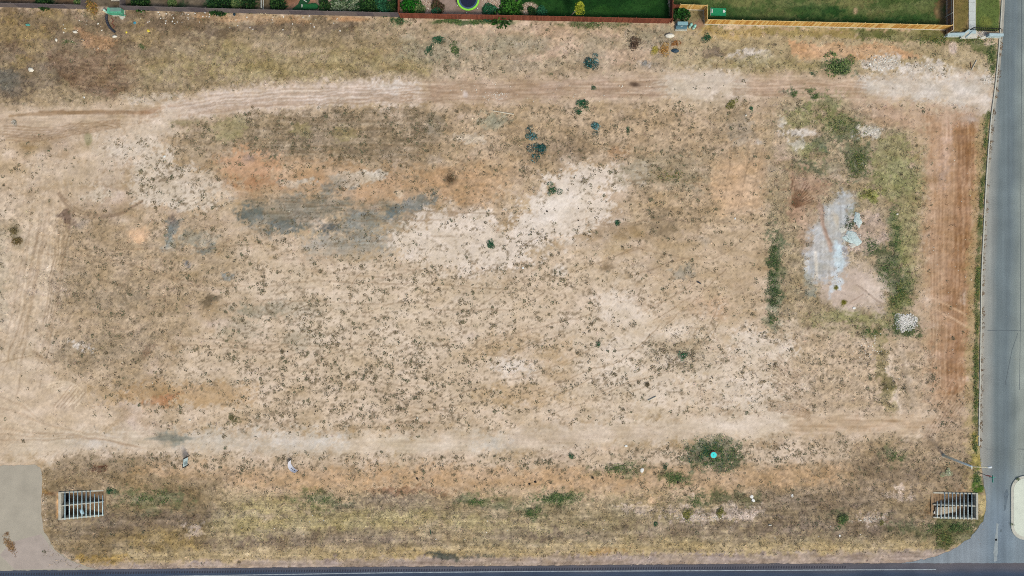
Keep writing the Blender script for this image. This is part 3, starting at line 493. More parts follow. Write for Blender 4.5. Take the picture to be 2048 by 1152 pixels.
# fine variation of the soil
n1 = fbm(PX / 6, PY / 6, 3, 11) - .5; n2 = np.random.default_rng(5).normal(0, 1, PX.shape).astype(np.float32) * .5 + (fbm(PX / 3, PY / 3, 2, 12) - .5) * 2.6
lum = C @ np.array((.3, .59, .11), np.float32); k_ = np.where(LG > .3, 1.0, .87)[..., None]
C = (lum[..., None] + (C - lum[..., None]) * k_) * np.array((1.008, .995, 1.014), np.float32)
C *= (1 + n1 * (.06 + .34 * SP) + n2 * (.010 + .085 * SP) + (SH - .5) * .20 * np.clip((PY - 985) / 25, 0, 1) * np.clip(GD * 2, 0, 1))[..., None]
C = np.clip(C, 6, 250)
ALB = alb(C).astype(np.float32)

XW = (PX - 1024) * S; YW = (576 - PY) * S
Z = ground_z(XW.ravel(), YW.ravel()).reshape(XW.shape)
Z -= .012
V = np.stack([XW, YW, Z], -1).reshape(-1, 3)
ii = np.arange(NX * NY, dtype=np.int32).reshape(NY, NX)
F = np.stack([ii[1:, :-1], ii[1:, 1:], ii[:-1, 1:], ii[:-1, :-1]], -1)
cxp = (PX[1:, 1:] + PX[:-1, :-1]) / 2; cyp = (PY[1:, 1:] + PY[:-1, :-1]) / 2
INL = [(119, 208, 983, 1040), (1866, 1953, 986, 1038)]          # the two culvert inlets: the ground is open there
keep = np.ones(cxp.shape, bool)
for (a, b, t0, t1, b0, b1) in ((119, 207, 985, 981.5, 1038.5, 1031), (1867, 1953, 986, 987, 1035.5, 1037)):
    u_ = (cxp - a) / (b - a); keep &= ~((cxp > a) & (cxp < b) & (cyp > t0 + (t1 - t0) * u_) & (cyp < b0 + (b1 - b0) * u_))
F = F[keep]
mg = vcol_mat('soil', ((2.2, .06), (9, .09)), bump=.15)
ground = mesh_np('ground', V, F, mg, ALB.reshape(-1, 3), smooth=True); tag(ground, kind='structure', label='dry bare dirt lot with pale tracks, weeds and dry grass')
del V, F

# ------------------------------------------------------------------ roads
def sheet(name, poly, z, m, kind='structure', label=None, n=None):
    o = MB().add([(*P(*p), z) for p in poly], [tuple(range(len(poly)))[::-1]]).build(name, m)
    if o.data.polygons[0].normal.z < 0: o.data.flip_normals()
    return tag(o, label, kind=kind)
def road_mat(name, base, bands, axis, rough=.9, sc_=(0.35, 7)):
    """asphalt: base colour plus lengthwise worn bands across one axis"""
    m, nt, b = new_mat(name); geo = nt.nodes.new('ShaderNodeNewGeometry'); L = nt.links.new
    sep = nt.nodes.new('ShaderNodeSeparateXYZ'); L(geo.outputs['Position'], sep.inputs[0])
    wob = nt.nodes.new('ShaderNodeTexNoise'); wob.inputs['Scale'].default_value = .12; L(geo.outputs['Position'], wob.inputs['Vector'])
    src = sep.outputs[axis]
    if axis == 0:                       # the street leans: straighten it before banding
        mt = nt.nodes.new('ShaderNodeMath'); mt.operation = 'MULTIPLY'; mt.inputs[1].default_value = -.022; L(sep.outputs[1], mt.inputs[0])
        ad = nt.nodes.new('ShaderNodeMath'); L(src, ad.inputs[0]); L(mt.outputs[0], ad.inputs[1]); src = ad.outputs[0]
    ad2 = nt.nodes.new('ShaderNodeMath'); ad2.operation = 'MULTIPLY_ADD'; ad2.inputs[1].default_value = 1.2; L(wob.outputs[0], ad2.inputs[0]); L(src, ad2.inputs[2])
    mr = nt.nodes.new('ShaderNodeMapRange'); mr.inputs[1].default_value = bands[0][0] + .6; mr.inputs[2].default_value = bands[-1][0] + .6; L(ad2.outputs[0], mr.inputs[0])
    cr = nt.nodes.new('ShaderNodeValToRGB'); el = cr.color_ramp.elements
    while len(el) < len(bands): el.new(.5)
    for e, (x, c) in zip(el, bands):
        e.position = (x - bands[0][0]) / (bands[-1][0] - bands[0][0]); e.color = (*alb(c), 1)
    L(mr.outputs[0], cr.inputs[0]); cur = cr.outputs[0]
    mp = nt.nodes.new('ShaderNodeMapping'); mp.inputs['Scale'].default_value = (1.6, .035, 1) if axis == 0 else (.035, 1.6, 1); L(geo.outputs['Position'], mp.inputs['Vector'])
    if axis == 0:                       # newer bluish surface at the street mouth
        ym = nt.nodes.new('ShaderNodeMapRange'); ym.inputs[1].default_value = -25; ym.inputs[2].default_value = -34; ym.inputs[3].default_value = 0; ym.inputs[4].default_value = .75; L(sep.outputs[1], ym.inputs[0])
        m0 = nt.nodes.new('ShaderNodeMix'); m0.data_type = 'RGBA'; L(ym.outputs[0], m0.inputs[0]); L(cur, m0.inputs[6]); m0.inputs[7].default_value = (*alb((122, 138, 155)), 1); cur = m0.outputs[2]
    for s_, v in ((-1, .13), (.12, .10), (sc_[0], .12), (sc_[1], .16), (28, .14)):
        n = nt.nodes.new('ShaderNodeTexNoise'); n.inputs['Scale'].default_value = abs(s_); n.inputs['Detail'].default_value = 5; L(mp.outputs[0] if s_ < 0 else geo.outputs['Position'], n.inputs['Vector'])
        r = nt.nodes.new('ShaderNodeMapRange'); r.inputs[1].default_value = .28; r.inputs[2].default_value = .72; r.inputs[3].default_value = 1 - v; r.inputs[4].default_value = 1 + v; L(n.outputs[0], r.inputs[0])
        mx = nt.nodes.new('ShaderNodeMix'); mx.data_type = 'RGBA'; mx.blend_type = 'MULTIPLY'; mx.inputs[0].default_value = 1; L(cur, mx.inputs[6]); L(r.outputs[0], mx.inputs[7]); cur = mx.outputs[2]
    L(cur, b.inputs['Base Color']); b.inputs['Roughness'].default_value = rough; b.inputs['Specular IOR Level'].default_value = .2
    return m
def ragged(line, step=3.0, amp=.8):
    o = []
    for p, q in zip(line[:-1], line[1:]):
        L = math.hypot(q[0] - p[0], q[1] - p[1]); k = max(1, min(400, int(L / step)))
        for i in range(k):
            t = i / k; e = amp * (vnoise(np.array([p[0] + (q[0] - p[0]) * t]) / 7, np.array([p[1] + (q[1] - p[1]) * t]) / 7, 77)[0] - .5) * 2 + random.uniform(-.25, .25) * amp
            o.append((p[0] + (q[0] - p[0]) * t - e * (q[1] - p[1]) / L, p[1] + (q[1] - p[1]) * t + e * (q[0] - p[0]) / L))
    return o + [line[-1]]
XS = lambda p: (p - 1024) * S
ms = road_mat('worn_asphalt', None, [(XS(1962), (164, 159, 151)), (XS(1980), (149, 151, 149)), (XS(1996), (114, 125, 130)), (XS(2018), (110, 122, 129)), (XS(2032), (128, 138, 139)), (XS(2044), (147, 154, 150)), (XS(2070), (146, 153, 149))], 0)
KL = [(2032, -400), (2007, -60), (2004, 0), (1999, 80), (1991, 170), (1982, 240), (1974, 340), (1968, 450), (1963, 560), (1962, 640), (1960, 760), (1958, 850), (1958, 892)]   # kerb face line
side = [(x + 1, y) for x, y in KL] + ragged([(1962, 925), (1966, 960), (1972, 990), (1973, 1010), (1966, 1042), (1940, 1076), (1902, 1102), (1862, 1116), (1800, 1127)], 2.5, 1.2) + [ (2600, 1125), (2500, 700), (2480, 300), (2500, -400)]
sheet('side_street', side, .008, ms, label='worn grey side street running down the right edge')
mm = road_mat('dark_asphalt', None, [(-60, (44, 62, 88)), (-42.4, (44, 62, 86)), (-41.3, (60, 74, 96)), (-40.6, (84, 86, 98)), (-39.6, (98, 94, 100))], 1)
ME = [(-3000, 1172), (-200, 1146), (0, 1141.5), (260, 1138.5), (512, 1135.5), (770, 1133.5), (1024, 1132), (1280, 1129.5), (1536, 1127.5), (1800, 1126.5), (2048, 1126), (2400, 1126), (5000, 1140)]
MER = ME[:1] + ragged(ME[1:-1]) + ME[-1:]
sheet('main_road', MER + [(5000, 1420), (-3000, 1420)], .016, mm, label='dark asphalt main road along the bottom edge')
mdw = mat('pale_pavement', (174, 166, 153), .9, .17, .35)
sheet('driveway', [(-700, 931)] + ragged([(-20, 931), (30, 931), (66, 929), (80, 934), (84, 945), (83, 1030), (88, 1062), (108, 1098), (140, 1120), (176, 1134), (200, 1140)], 2.5, 1.1) + [(0, 1143), (-200, 1148), (-700, 1156)], .004, mdw, label='pale grey paved driveway at the lower left')
sheet('driveway_patch', [(20, 1085), (83, 1068), (104, 1098), (138, 1121), (172, 1136), (30, 1139), (0, 1110)], .0075, mat('patched_pavement', (176, 163, 156), .9, .16, .5), label='pinkish patched stretch of the driveway')
mline = mat('road_paint', (150, 160, 170), .7, .45, 1.5); mrum = mat('rumble_groove', (52, 54, 66), .9, .2)
b = MB(); pts = [(180, 1155), (512, 1149.6), (770, 1145.6), (1024, 1143), (1280, 1141.8), (1536, 1140.6), (1700, 1139.6), (1872, 1139)]
for (a0, a1) in zip(pts[:-1], pts[1:]):
    b.add([(*P(a0[0], a0[1] + .9), .021), (*P(a1[0], a1[1] + .9), .021), (*P(a1[0], a1[1] - .9), .021), (*P(a0[0], a0[1] - .9), .021)], [(0, 1, 2, 3)])
tag(b.build('edge_line', mline), 'thin white edge line on the dark main road', kind='structure')
b = MB(); x = -20.0
while x < 1690:
    ye = np.interp(x, [q[0] for q in ME], [q[1] for q in ME]); h = 2.2
    b.add([(*P(x, ye + 7.2 + h), .020), (*P(x + 2.4, ye + 7.2 + h), .020), (*P(x + 3.2, ye + 7.2 - h), .020), (*P(x + .8, ye + 7.2 - h), .020)], [(0, 1, 2, 3)]); x += 5.1
tag(b.build('rumble_strip', mrum), 'rumble strip grooves along the main road shoulder', kind='structure')
# cracks and joints of the street
mck = mat('crack_seal', (88, 98, 106), .9, .2)
for q in ([(1975, 661), (2010, 660.5), (2048, 662)], [(1972, 898), (1981, 898.4)], [(2034, 898), (2048, 898.4)], [(2043, -20), (2043, 120), (2041.5, 400), (2041, 620), (2039, 780)], [(2010, 770), (2024, 700), (2036, 665)]):
    bb = MB()
    for (p0, p1) in zip(q[:-1], q[1:]):
        dx, dy = p1[0] - p0[0], p1[1] - p0[1]; l = math.hypot(dx, dy); nx, ny = -dy / l * .45, dx / l * .45
        bb.add([(*P(p0[0] + nx, p0[1] + ny), .0125), (*P(p1[0] + nx, p1[1] + ny), .0125), (*P(p1[0] - nx, p1[1] - ny), .0125), (*P(p0[0] - nx, p0[1] - ny), .0125)], [(0, 1, 2, 3)])
    o = bb.build('road_crack', mck); tag(o, kind='structure')
    o.data.flip_normals() if o.data.polygons[0].normal.z < 0 else None
mst = mat('tyre_stain', (98, 112, 124), .9, .3, 1.2); mst2 = mat('pale_scuff', (150, 160, 166), .9, .3, 1.5)
for nm, q, mm_ in (('road_stain', [(2008, 988), (2014, 978), (2017, 990), (2013, 1004), (2011, 1018), (2008, 1022), (2009, 1006)], mst), ('road_stain', [(2000, 1060), (2003, 1059), (2004, 1063), (2001, 1064)], mst), ('road_stain', [(1990, 1078), (1994, 1077), (1994, 1081), (1991, 1082)], mst), ('road_scuff', [(1987, 1100), (1991, 1070), (1993, 1046), (1997, 1048), (1996, 1080), (1994, 1122), (1988, 1124)], mst2)):
    sheet(nm, ragged(q + q[:1], 1.2, .8)[:-1], .0128, mm_)
# kerb and gutter of the street
mk = mat('kerb_concrete', (196, 194, 184), .85, .18, 1.5); mgut = mat('gutter_concrete', (168, 164, 156), .9, .2, 1.2)
def ribbon(name, line, o0, o1, z0, z1, m, **kw):
    q = smooth(line, 4); vs = []; fs = []
    for i, p in enumerate(q):
        t = np.array(q[min(i + 1, len(q) - 1)]) - np.array(q[max(i - 1, 0)]); t = t / np.linalg.norm(t); nn = np.array((t[1], -t[0]))     # to the left on the picture when going down -> +x side
        a, c = np.array(p) + nn * o0, np.array(p) + nn * o1
        vs += [(*P(*a), z0), (*P(*c), z0), (*P(*c), z1), (*P(*a), z1)]
        if i: k = 4 * i; fs += [(k - 4 + j, k + j, k + (j + 1) % 4, k - 4 + (j + 1) % 4) for j in range(4)]
    fs += [(0, 1, 2, 3), (len(vs) - 1, len(vs) - 2, len(vs) - 3, len(vs) - 4)]
    o = MB().add(vs, fs).build(name, m)
    import bmesh as _b
    bm = _b.new(); bm.from_mesh(o.data); _b.ops.recalc_face_normals(bm, faces=bm.faces); bm.to_mesh(o.data); bm.free()
    return tag(o, **kw)
ribbon('kerb', KL, -1.6, .6, -.1, .12, mk, kind='structure', label='pale concrete kerb along the side street')
ribbon('gutter', KL, .65, 6.0, -.1, .0125, mgut, kind='structure', label='concrete gutter between kerb and street')
# median island at the lower right
def rrect(x0, y0, x1, y1, r, n=8):
    o = []
    for cx, cy, a0 in ((x1 - r, y0 + r, -90), (x1 - r, y1 - r, 0), (x0 + r, y1 - r, 90), (x0 + r, y0 + r, 180)):
        for k in range(n + 1): a = R(a0 + 90 * k / n); o.append((cx + r * math.cos(a), cy + r * math.sin(a)))
    return o
isl = thing('median_island', (*P(2060, 1015), 0), 'pale concrete median island with rounded kerb in the street mouth', 'traffic island')
MB().prism([P(*p) for p in rrect(2021, 951, 2140, 1079, 28)][::-1], -.1, .13).build('kerb', mk, isl, bevel=.03)
MB().prism([P(*p) for p in rrect(2026, 956, 2135, 1073, 24)][::-1], .05, .145).build('slab', mat('island_concrete', (214, 220, 208), .9, .12, .8), isl)

# ------------------------------------------------------------------ culvert inlets
mcon = mat('concrete', (188, 184, 172), .9, .22, 1.6); mpipe = mat('galvanised_pipe', (190, 218, 230), .5, .15, 2, metal=0.15); mdirt = mat('pit_dirt', (148, 122, 96), 1, .45, 1.4); mdark = mat('mouth_shade_black', (10, 10, 10), 1, .1)
mslab = mat('pit_slab', (190, 176, 158), 1, .3, 1.0)
mpipe2 = mat('dull_pipe', (194, 212, 220), .6, .35, 5, metal=.1)
def inlet(head, tip, yt0, yt1, yb0, yb1, yc0, yc1, bars, label, thick, floor2):
    """head: x of the headwall, tip: x of the far end; y*0 at the headwall, y*1 at the far end"""
    s = 1 if tip > head else -1; D = -1.7
    t = thing('culvert_inlet', (*P((head + tip) / 2, (yt0 + yb0) / 2), 0), label, 'culvert inlet', 'barred culvert inlets of the roadside ditch')
    hx = head - s * thick / 2
    zt = .16
    MB().box((*P(hx, (yt0 + yb0) / 2), (zt + D) / 2), (thick * S, (yb0 - yt0 + 3) * S, zt - D)).build('headwall', mcon, t, bevel=.02)
    def wall(nm, y0, y1, wd, zend):
        a, b_ = P(head, y0), P(tip, y1); h = wd * S / 2; vs = []
        for (xx, yy), z in ((a, .06), (b_, zend)):
            vs += [(xx, yy - h, D), (xx, yy + h, D), (xx, yy + h, z), (xx, yy - h, z)]
        f = [(0, 1, 2, 3), (7, 6, 5, 4)] + [(j, j + 4, (j + 1) % 4 + 4, (j + 1) % 4) for j in range(4)]
        if s < 0: f = [tuple(reversed(q)) for q in f]
        MB().add(vs, [tuple(reversed(q)) for q in f]).build(nm, mcon, t)
    wall('side_wall', yt0, yt1, 2.8, -.12); wall('side_wall', yb0, yb1, 2.8, -.12); wall('centre_wall', yc0, yc1, 2.0, -.10)
    # floor rises from the pipe mouths to the ditch
    n = 14; m_ = 12; vs = []; fs = []
    for i in range(n + 1):
        for j in range(m_ + 1):
            u, v = i / n, j / m_; x = head + (tip - head) * u + s * 4 * u; yt = yt0 + (yt1 - yt0) * u - 1.5 * u; yb = yb0 + (yb1 - yb0) * u + 1.5 * u
            xx, yy = P(x, yt + (yb - yt) * v); z = -1.5 + 1.28 * u ** 1.6 + .12 * (random.random() - .5) * (0 < i < n); vs.append((xx, yy, z))
    for i in range(n):
        for j in range(m_):
            a = i * (m_ + 1) + j; q = (a, a + 1, a + m_ + 2, a + m_ + 1); fs.append(q if s > 0 else q[::-1])
    fl = MB().add(vs, fs).build('floor', mdirt, t)
    if fl.data.polygons[0].normal.z < 0: fl.data.flip_normals()
    if floor2:                                                        # concrete apron showing in the lower bay
        x0, x1 = head + (tip - head) * .38, head + (tip - head) * .95
        a = [(x0, yc0 + 5), (x1, yc0 + 3), (x1, yb1 - 4), (x0, yb0 - 9)]
        zz = [-.88, -.10, -.10, -.88]
        MB().add([(*P(*p), z + .02) for p, z in zip(a, zz)] + [(*P(*p), z - .2) for p, z in zip(a, zz)], [(0, 1, 2, 3), (4, 7, 6, 5), (0, 4, 5, 1), (1, 5, 6, 2), (2, 6, 7, 3), (3, 7, 4, 0)]).build('apron', mslab, t)
    for (y0, y1) in ((yt0, yc0), (yc0, yb0)):                          # pipe mouths on the headwall: solid black boxes, inner shade painted as colour
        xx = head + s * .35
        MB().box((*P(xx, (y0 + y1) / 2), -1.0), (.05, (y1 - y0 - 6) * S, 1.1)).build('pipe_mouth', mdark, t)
    zb = .10
    for x, a, c in bars:
        u = (x - head) / (tip - head); z = .08 - .16 * u
        yt = yt0 + (yt1 - yt0) * u - 1.6 if a is None else a; yb = yb0 + (yb1 - yb0) * u + 1.6 if c is None else c
        MB().tube([(*P(x, yt), z + .05), (*P(x, yb), z + .05)], .062, 8).build('bar', mpipe2 if floor2 else mpipe, t, smooth=True)
    return t
inlet(123, 206, 985, 981.5, 1038, 1031, 1011.5, 1004, [(131, None, None), (139.6, None, None), (148, None, None), (156, None, None), (164.3, None, None), (172.5, None, None), (180.6, None, None), (189, 988, None), (197.2, 991, None), (205.2, 991, 1032)],
      'barred concrete culvert inlet at the lower left beside the driveway', 5, False)
inlet(1951, 1868, 987, 986, 1037, 1035.5, 1012, 1010, [(1942.6, None, None), (1935, None, None), (1927.2, None, None), (1919.6, None, None), (1912, None, None), (1904.6, None, None), (1897, None, None), (1889.3, None, None), (1882, 1001, None), (1874.6, 1002, 1035)],
      'barred concrete culvert inlet at the lower right beside the side street', 4, True)

# ------------------------------------------------------------------ fences
def along(pts, step):
    """points at equal steps on a polyline of world points, with direction"""
    o = []; carry = step / 2
    for a, b_ in zip(pts[:-1], pts[1:]):
        L = math.hypot(b_[0] - a[0], b_[1] - a[1]); d = ((b_[0] - a[0]) / L, (b_[1] - a[1]) / L); t = carry
        while t < L: o.append((a[0] + d[0] * t, a[1] + d[1] * t, math.atan2(d[1], d[0]))); t += step
        carry = t - L
    return o
def fence(line, h, label, mats, cat='fence', pitch=.2, kick=None, panels=False, backside=0, railm=None, postm=None):
    W = [P(*p) for p in line]; c = W[len(W) // 2]
    t = thing('wooden_fence', (W[0][0], W[0][1], 0), label, cat)
    o0 = org(t); rm = railm or mats[-1]
    # pickets: one shared mesh per material
    if panels:
        st = along(W, 2.4)
        for i, (x, y, a) in enumerate(st):
            b_ = MB(); n = 12
            for k in range(n):
                u = (k + .5) / n * 2.4 - 1.2; hh = h + random.uniform(-.02, .02)
                b_.box((x + u * math.cos(a), y + u * math.sin(a), hh / 2), (.19, .02 + .006 * (k % 2), hh), a)
            b_.build('fence_panel', random.choice(mats), t)
    else:
        meshes = []
        for m in mats:
            me = bpy.data.meshes.new('picket'); b_ = MB().box((0, 0, h / 2), (pitch * .93, .022, h), 0); me.from_pydata(b_.v, [], b_.f); me.materials.append(m); meshes.append(me)
        for i, (x, y, a) in enumerate(along(W, pitch)):
            o = bpy.data.objects.new('picket', random.choice(meshes)); COL.objects.link(o); o.parent = t
            o.location = (x - o0[0] + random.uniform(-.004, .004), y - o0[1] + random.uniform(-.004, .004), random.uniform(-.03, .015)); o.rotation_euler = (0, 0, a)
    for a, b_ in zip(W[:-1], W[1:]):
        dx, dy = b_[0] - a[0], b_[1] - a[1]; L = math.hypot(dx, dy); nx, ny = -dy / L, dx / L; sgn = 1 if backside >= 0 else -1
        for z in (.35, h - .3):
            f = .035 * sgn; MB().bar((a[0] + nx * f, a[1] + ny * f), (b_[0] + nx * f, b_[1] + ny * f), .04, z - .045, z + .045).build('rail', rm, t)
        MB().bar(a, b_, .06, h - .002, h + .03).build('top_cap', rm, t)
        if kick: MB().bar((a[0] - nx * .03 * sgn, a[1] - ny * .03 * sgn), (b_[0] - nx * .03 * sgn, b_[1] - ny * .03 * sgn), .05, -.1, .2).build('kickboard', kick, t)
        k = max(1, round(L / 2.4))
        for i in range(k + 1):
            f = .11 * sgn; MB().box((a[0] + dx * i / k + nx * f, a[1] + dy * i / k + ny * f, (h - .05) / 2), (.09, .09, h - .05), math.atan2(dy, dx)).build('post', postm or rm, t)
    return t
G = [mat('weathered_wood_%s' % 'abc'[i], c, .95, .25, 2.5) for i, c in enumerate(((104, 96, 100), (94, 86, 92), (114, 104, 104)))]
RD = [mat('red_stained_wood_%s' % 'abc'[i], c, .9, .2, 3) for i, c in enumerate(((124, 66, 46), (114, 58, 40), (134, 74, 54)))]
YL = [mat('new_pine_%s' % 'abcd'[i], c, .8, .18, 3) for i, c in enumerate(((222, 178, 104), (206, 156, 80), (190, 136, 64), (230, 196, 132)))]
mwk = mat('pale_kickboard', (214, 206, 190), .9, .15)
fence([(-160, 9), (0, 14), (174, 18.2)], 1.45, 'short grey weathered board fence at the far top left corner', G, panels=True)
fence([(251, 20), (520, 27.5), (800, 34)], 1.5, 'long grey weathered board fence between the green utility box and the red fence', G, panels=True)
fence([(174, 18), (174, -60)], 1.4, 'grey weathered fence return on the left of the green utility box', G, panels=True)
fence([(251, 19.5), (251, -10)], 1.4, 'grey weathered fence return on the right of the green utility box', G, panels=True)
fence([(800.8, 36), (1060, 41), (1338, 47)], 1.7, 'reddish brown picket fence in front of the trampoline yard and dark lawn', RD)
fence([(1340, 47), (1341, -60)], 1.7, 'reddish brown fence return at the right end of the dark lawn', RD, backside=-1)
fence([(1342.5, 17.5), (1355, 18)], 1.4, 'very short reddish fence piece joining the yellow fence', RD)
fence([(799.5, 33), (799.5, -60)], 1.5, 'dark brown divider fence between the two back yards', RD, backside=-1)
fence([(1355.5, 19), (1407.5, 20.5), (1408.5, 48.5), (1650, 54), (1890, 60)], 1.75, 'new yellow pine picket fence stepping round the grey utility box and along the lawn', YL, kick=mwk)
BR = [mat('aged_pine_%s' % 'ab'[i], c, .9, .25, 3) for i, c in enumerate(((150, 106, 74), (128, 96, 84)))]
fence([(1891.5, 70), (1891, -70)], 1.75, 'brown pine fence showing its rails beside the dry verge and sidewalk', BR, railm=mwk, backside=1, postm=mwk)
# white rail fence between two left yards
t = thing('rail_fence', (*P(527, 0), 0), 'white two rail divider fence between two green back yards', 'fence'); mw = mat('white_paint', (224, 226, 222), .6, .08)
for z in (.12, .95): MB().bar(P(527.5, 20), P(527.5, -60), .07, z, z + .12).build('rail', mw, t)
for y in (20, -6, -32, -58): MB().box((*P(527.5, y), .55), (.1, .1, 1.1)).build('post', mw, t)

# ------------------------------------------------------------------ plants made of leaves
mleaf = vcol_mat('foliage', ((6, .25),), rough=.8)
def leaves(cx, cy, cz, r, h, n, length, width, cols, rg, flat=.5, mix=.5):
    """arrays of leaf quads for many clumps: cx..h are arrays; returns V,F,col"""
    m = len(cx); N = m * n
    I = np.repeat(np.arange(m), n)
    a = rg.uniform(0, 2 * np.pi, N); d = np.sqrt(rg.random(N)); rr = r[I] * d
    bx = cx[I] + rr * np.cos(a); by = cy[I] + rr * np.sin(a); bz = cz[I] + h[I] * np.clip(1 - d * d, 0, 1) * rg.uniform(.3, 1, N) + .01
    b_ = a + rg.normal(0, .7, N); el = rg.uniform(-.15, 1.0, N) * (1 - flat)
    ln = length * r[I] * rg.uniform(.6, 1.2, N); wd = width * ln
    dx, dy, dz = np.cos(b_) * np.cos(el), np.sin(b_) * np.cos(el), np.sin(el); sx, sy = -np.sin(b_), np.cos(b_)
    v = np.empty((N, 4, 3), np.float32); tw = rg.normal(0, .25, N)
    v[:, 0] = np.stack([bx, by, bz], -1); v[:, 2] = np.stack([bx + dx * ln, by + dy * ln, np.maximum(bz + dz * ln, cz[I] + .01)], -1)
    mid = np.stack([bx + dx * ln * .5, by + dy * ln * .5, bz + dz * ln * .55 + .004], -1); off = np.stack([sx * wd, sy * wd, tw * wd], -1)
    v[:, 1] = mid + off; v[:, 3] = mid - off
    ci = rg.integers(0, len(cols), m); c = cols[np.where(rg.random(N) < mix, rg.integers(0, len(cols), N), ci[I])] * rg.uniform(.75, 1.3, N)[:, None]
    c = np.repeat(c[:, None], 4, 1)
    return v.reshape(-1, 3), np.arange(N * 4, dtype=np.int32).reshape(-1, 4), c.reshape(-1, 3).astype(np.float32)
def cat3(parts):
    V = []; F = []; Cc = []; n = 0
    for v, f, c in parts: V.append(v); F.append(f + n); Cc.append(c); n += len(v)
    return np.concatenate(V), np.concatenate(F), np.concatenate(Cc)
def A(*cols): return np.array([alb(c) for c in cols])
def plant(name, p, r, h, cols, label, cat, n=140, length=.42, width=.22, flat=.35, group=None, lobes=3, stem=True, lz=0):
    """one plant: leafy crown of several uneven lobes and a few woody stems"""
    x, y = P(*p); z = gz(*p) + lz; t = thing(name, (x, y, z), label, cat, group); rg = np.random.default_rng(int(p[0] * 7 + p[1] * 13) & 0xffff)
    r = r * S
    sp_ = .5 if cat == 'weed' else .38; lobes = 7 if cat == 'weed' else lobes; n = int(n * .6) if cat == 'weed' else n
    lx = x + rg.normal(0, sp_, lobes) * r; ly = y + rg.normal(0, sp_, lobes) * r; lr = r * (rg.uniform(.3, .58, lobes) if cat == 'weed' else rg.uniform(.45, .8, lobes)); lx[0], ly[0], lr[0] = x, y, r * (.6 if cat == 'weed' else .85)
    v, f, c = leaves(lx, ly, np.full(lobes, z), lr, np.full(lobes, h) * rg.uniform(.7, 1, lobes), n, length, width, A(*cols), rg, flat)
    mesh_np('foliage', v, f, mleaf, c, loc=(x, y, z), parent=t)
    if stem:
        b_ = MB()
        for k in range(4):
            a = rg.uniform(0, 6.28); b_.tube([(x, y, z - .03), (x + .5 * r * math.cos(a), y + .5 * r * math.sin(a), z + h * .6)], [.025, .01], 5)
        b_.build('stem', MSTEM, t)
    return t
MSTEM = mat('woody_stem', (110, 92, 70), .95, .2)
TEAL = ((28, 86, 82), (38, 104, 104), (22, 68, 70), (34, 80, 68), (120, 176, 186), (20, 66, 74), (30, 92, 96))
GRN = ((76, 104, 60), (98, 122, 70), (58, 88, 54), (122, 138, 86)); DKG = ((24, 54, 26), (38, 72, 34), (18, 42, 22), (60, 92, 44)); MDG = ((62, 86, 58), (84, 102, 68), (50, 74, 50), (112, 118, 84))
BLG = ((40, 92, 62), (56, 118, 84), (34, 76, 52)); DRY = ((150, 128, 86), (176, 150, 96), (124, 102, 68)); OLV = ((120, 120, 66), (150, 146, 80), (92, 96, 52))
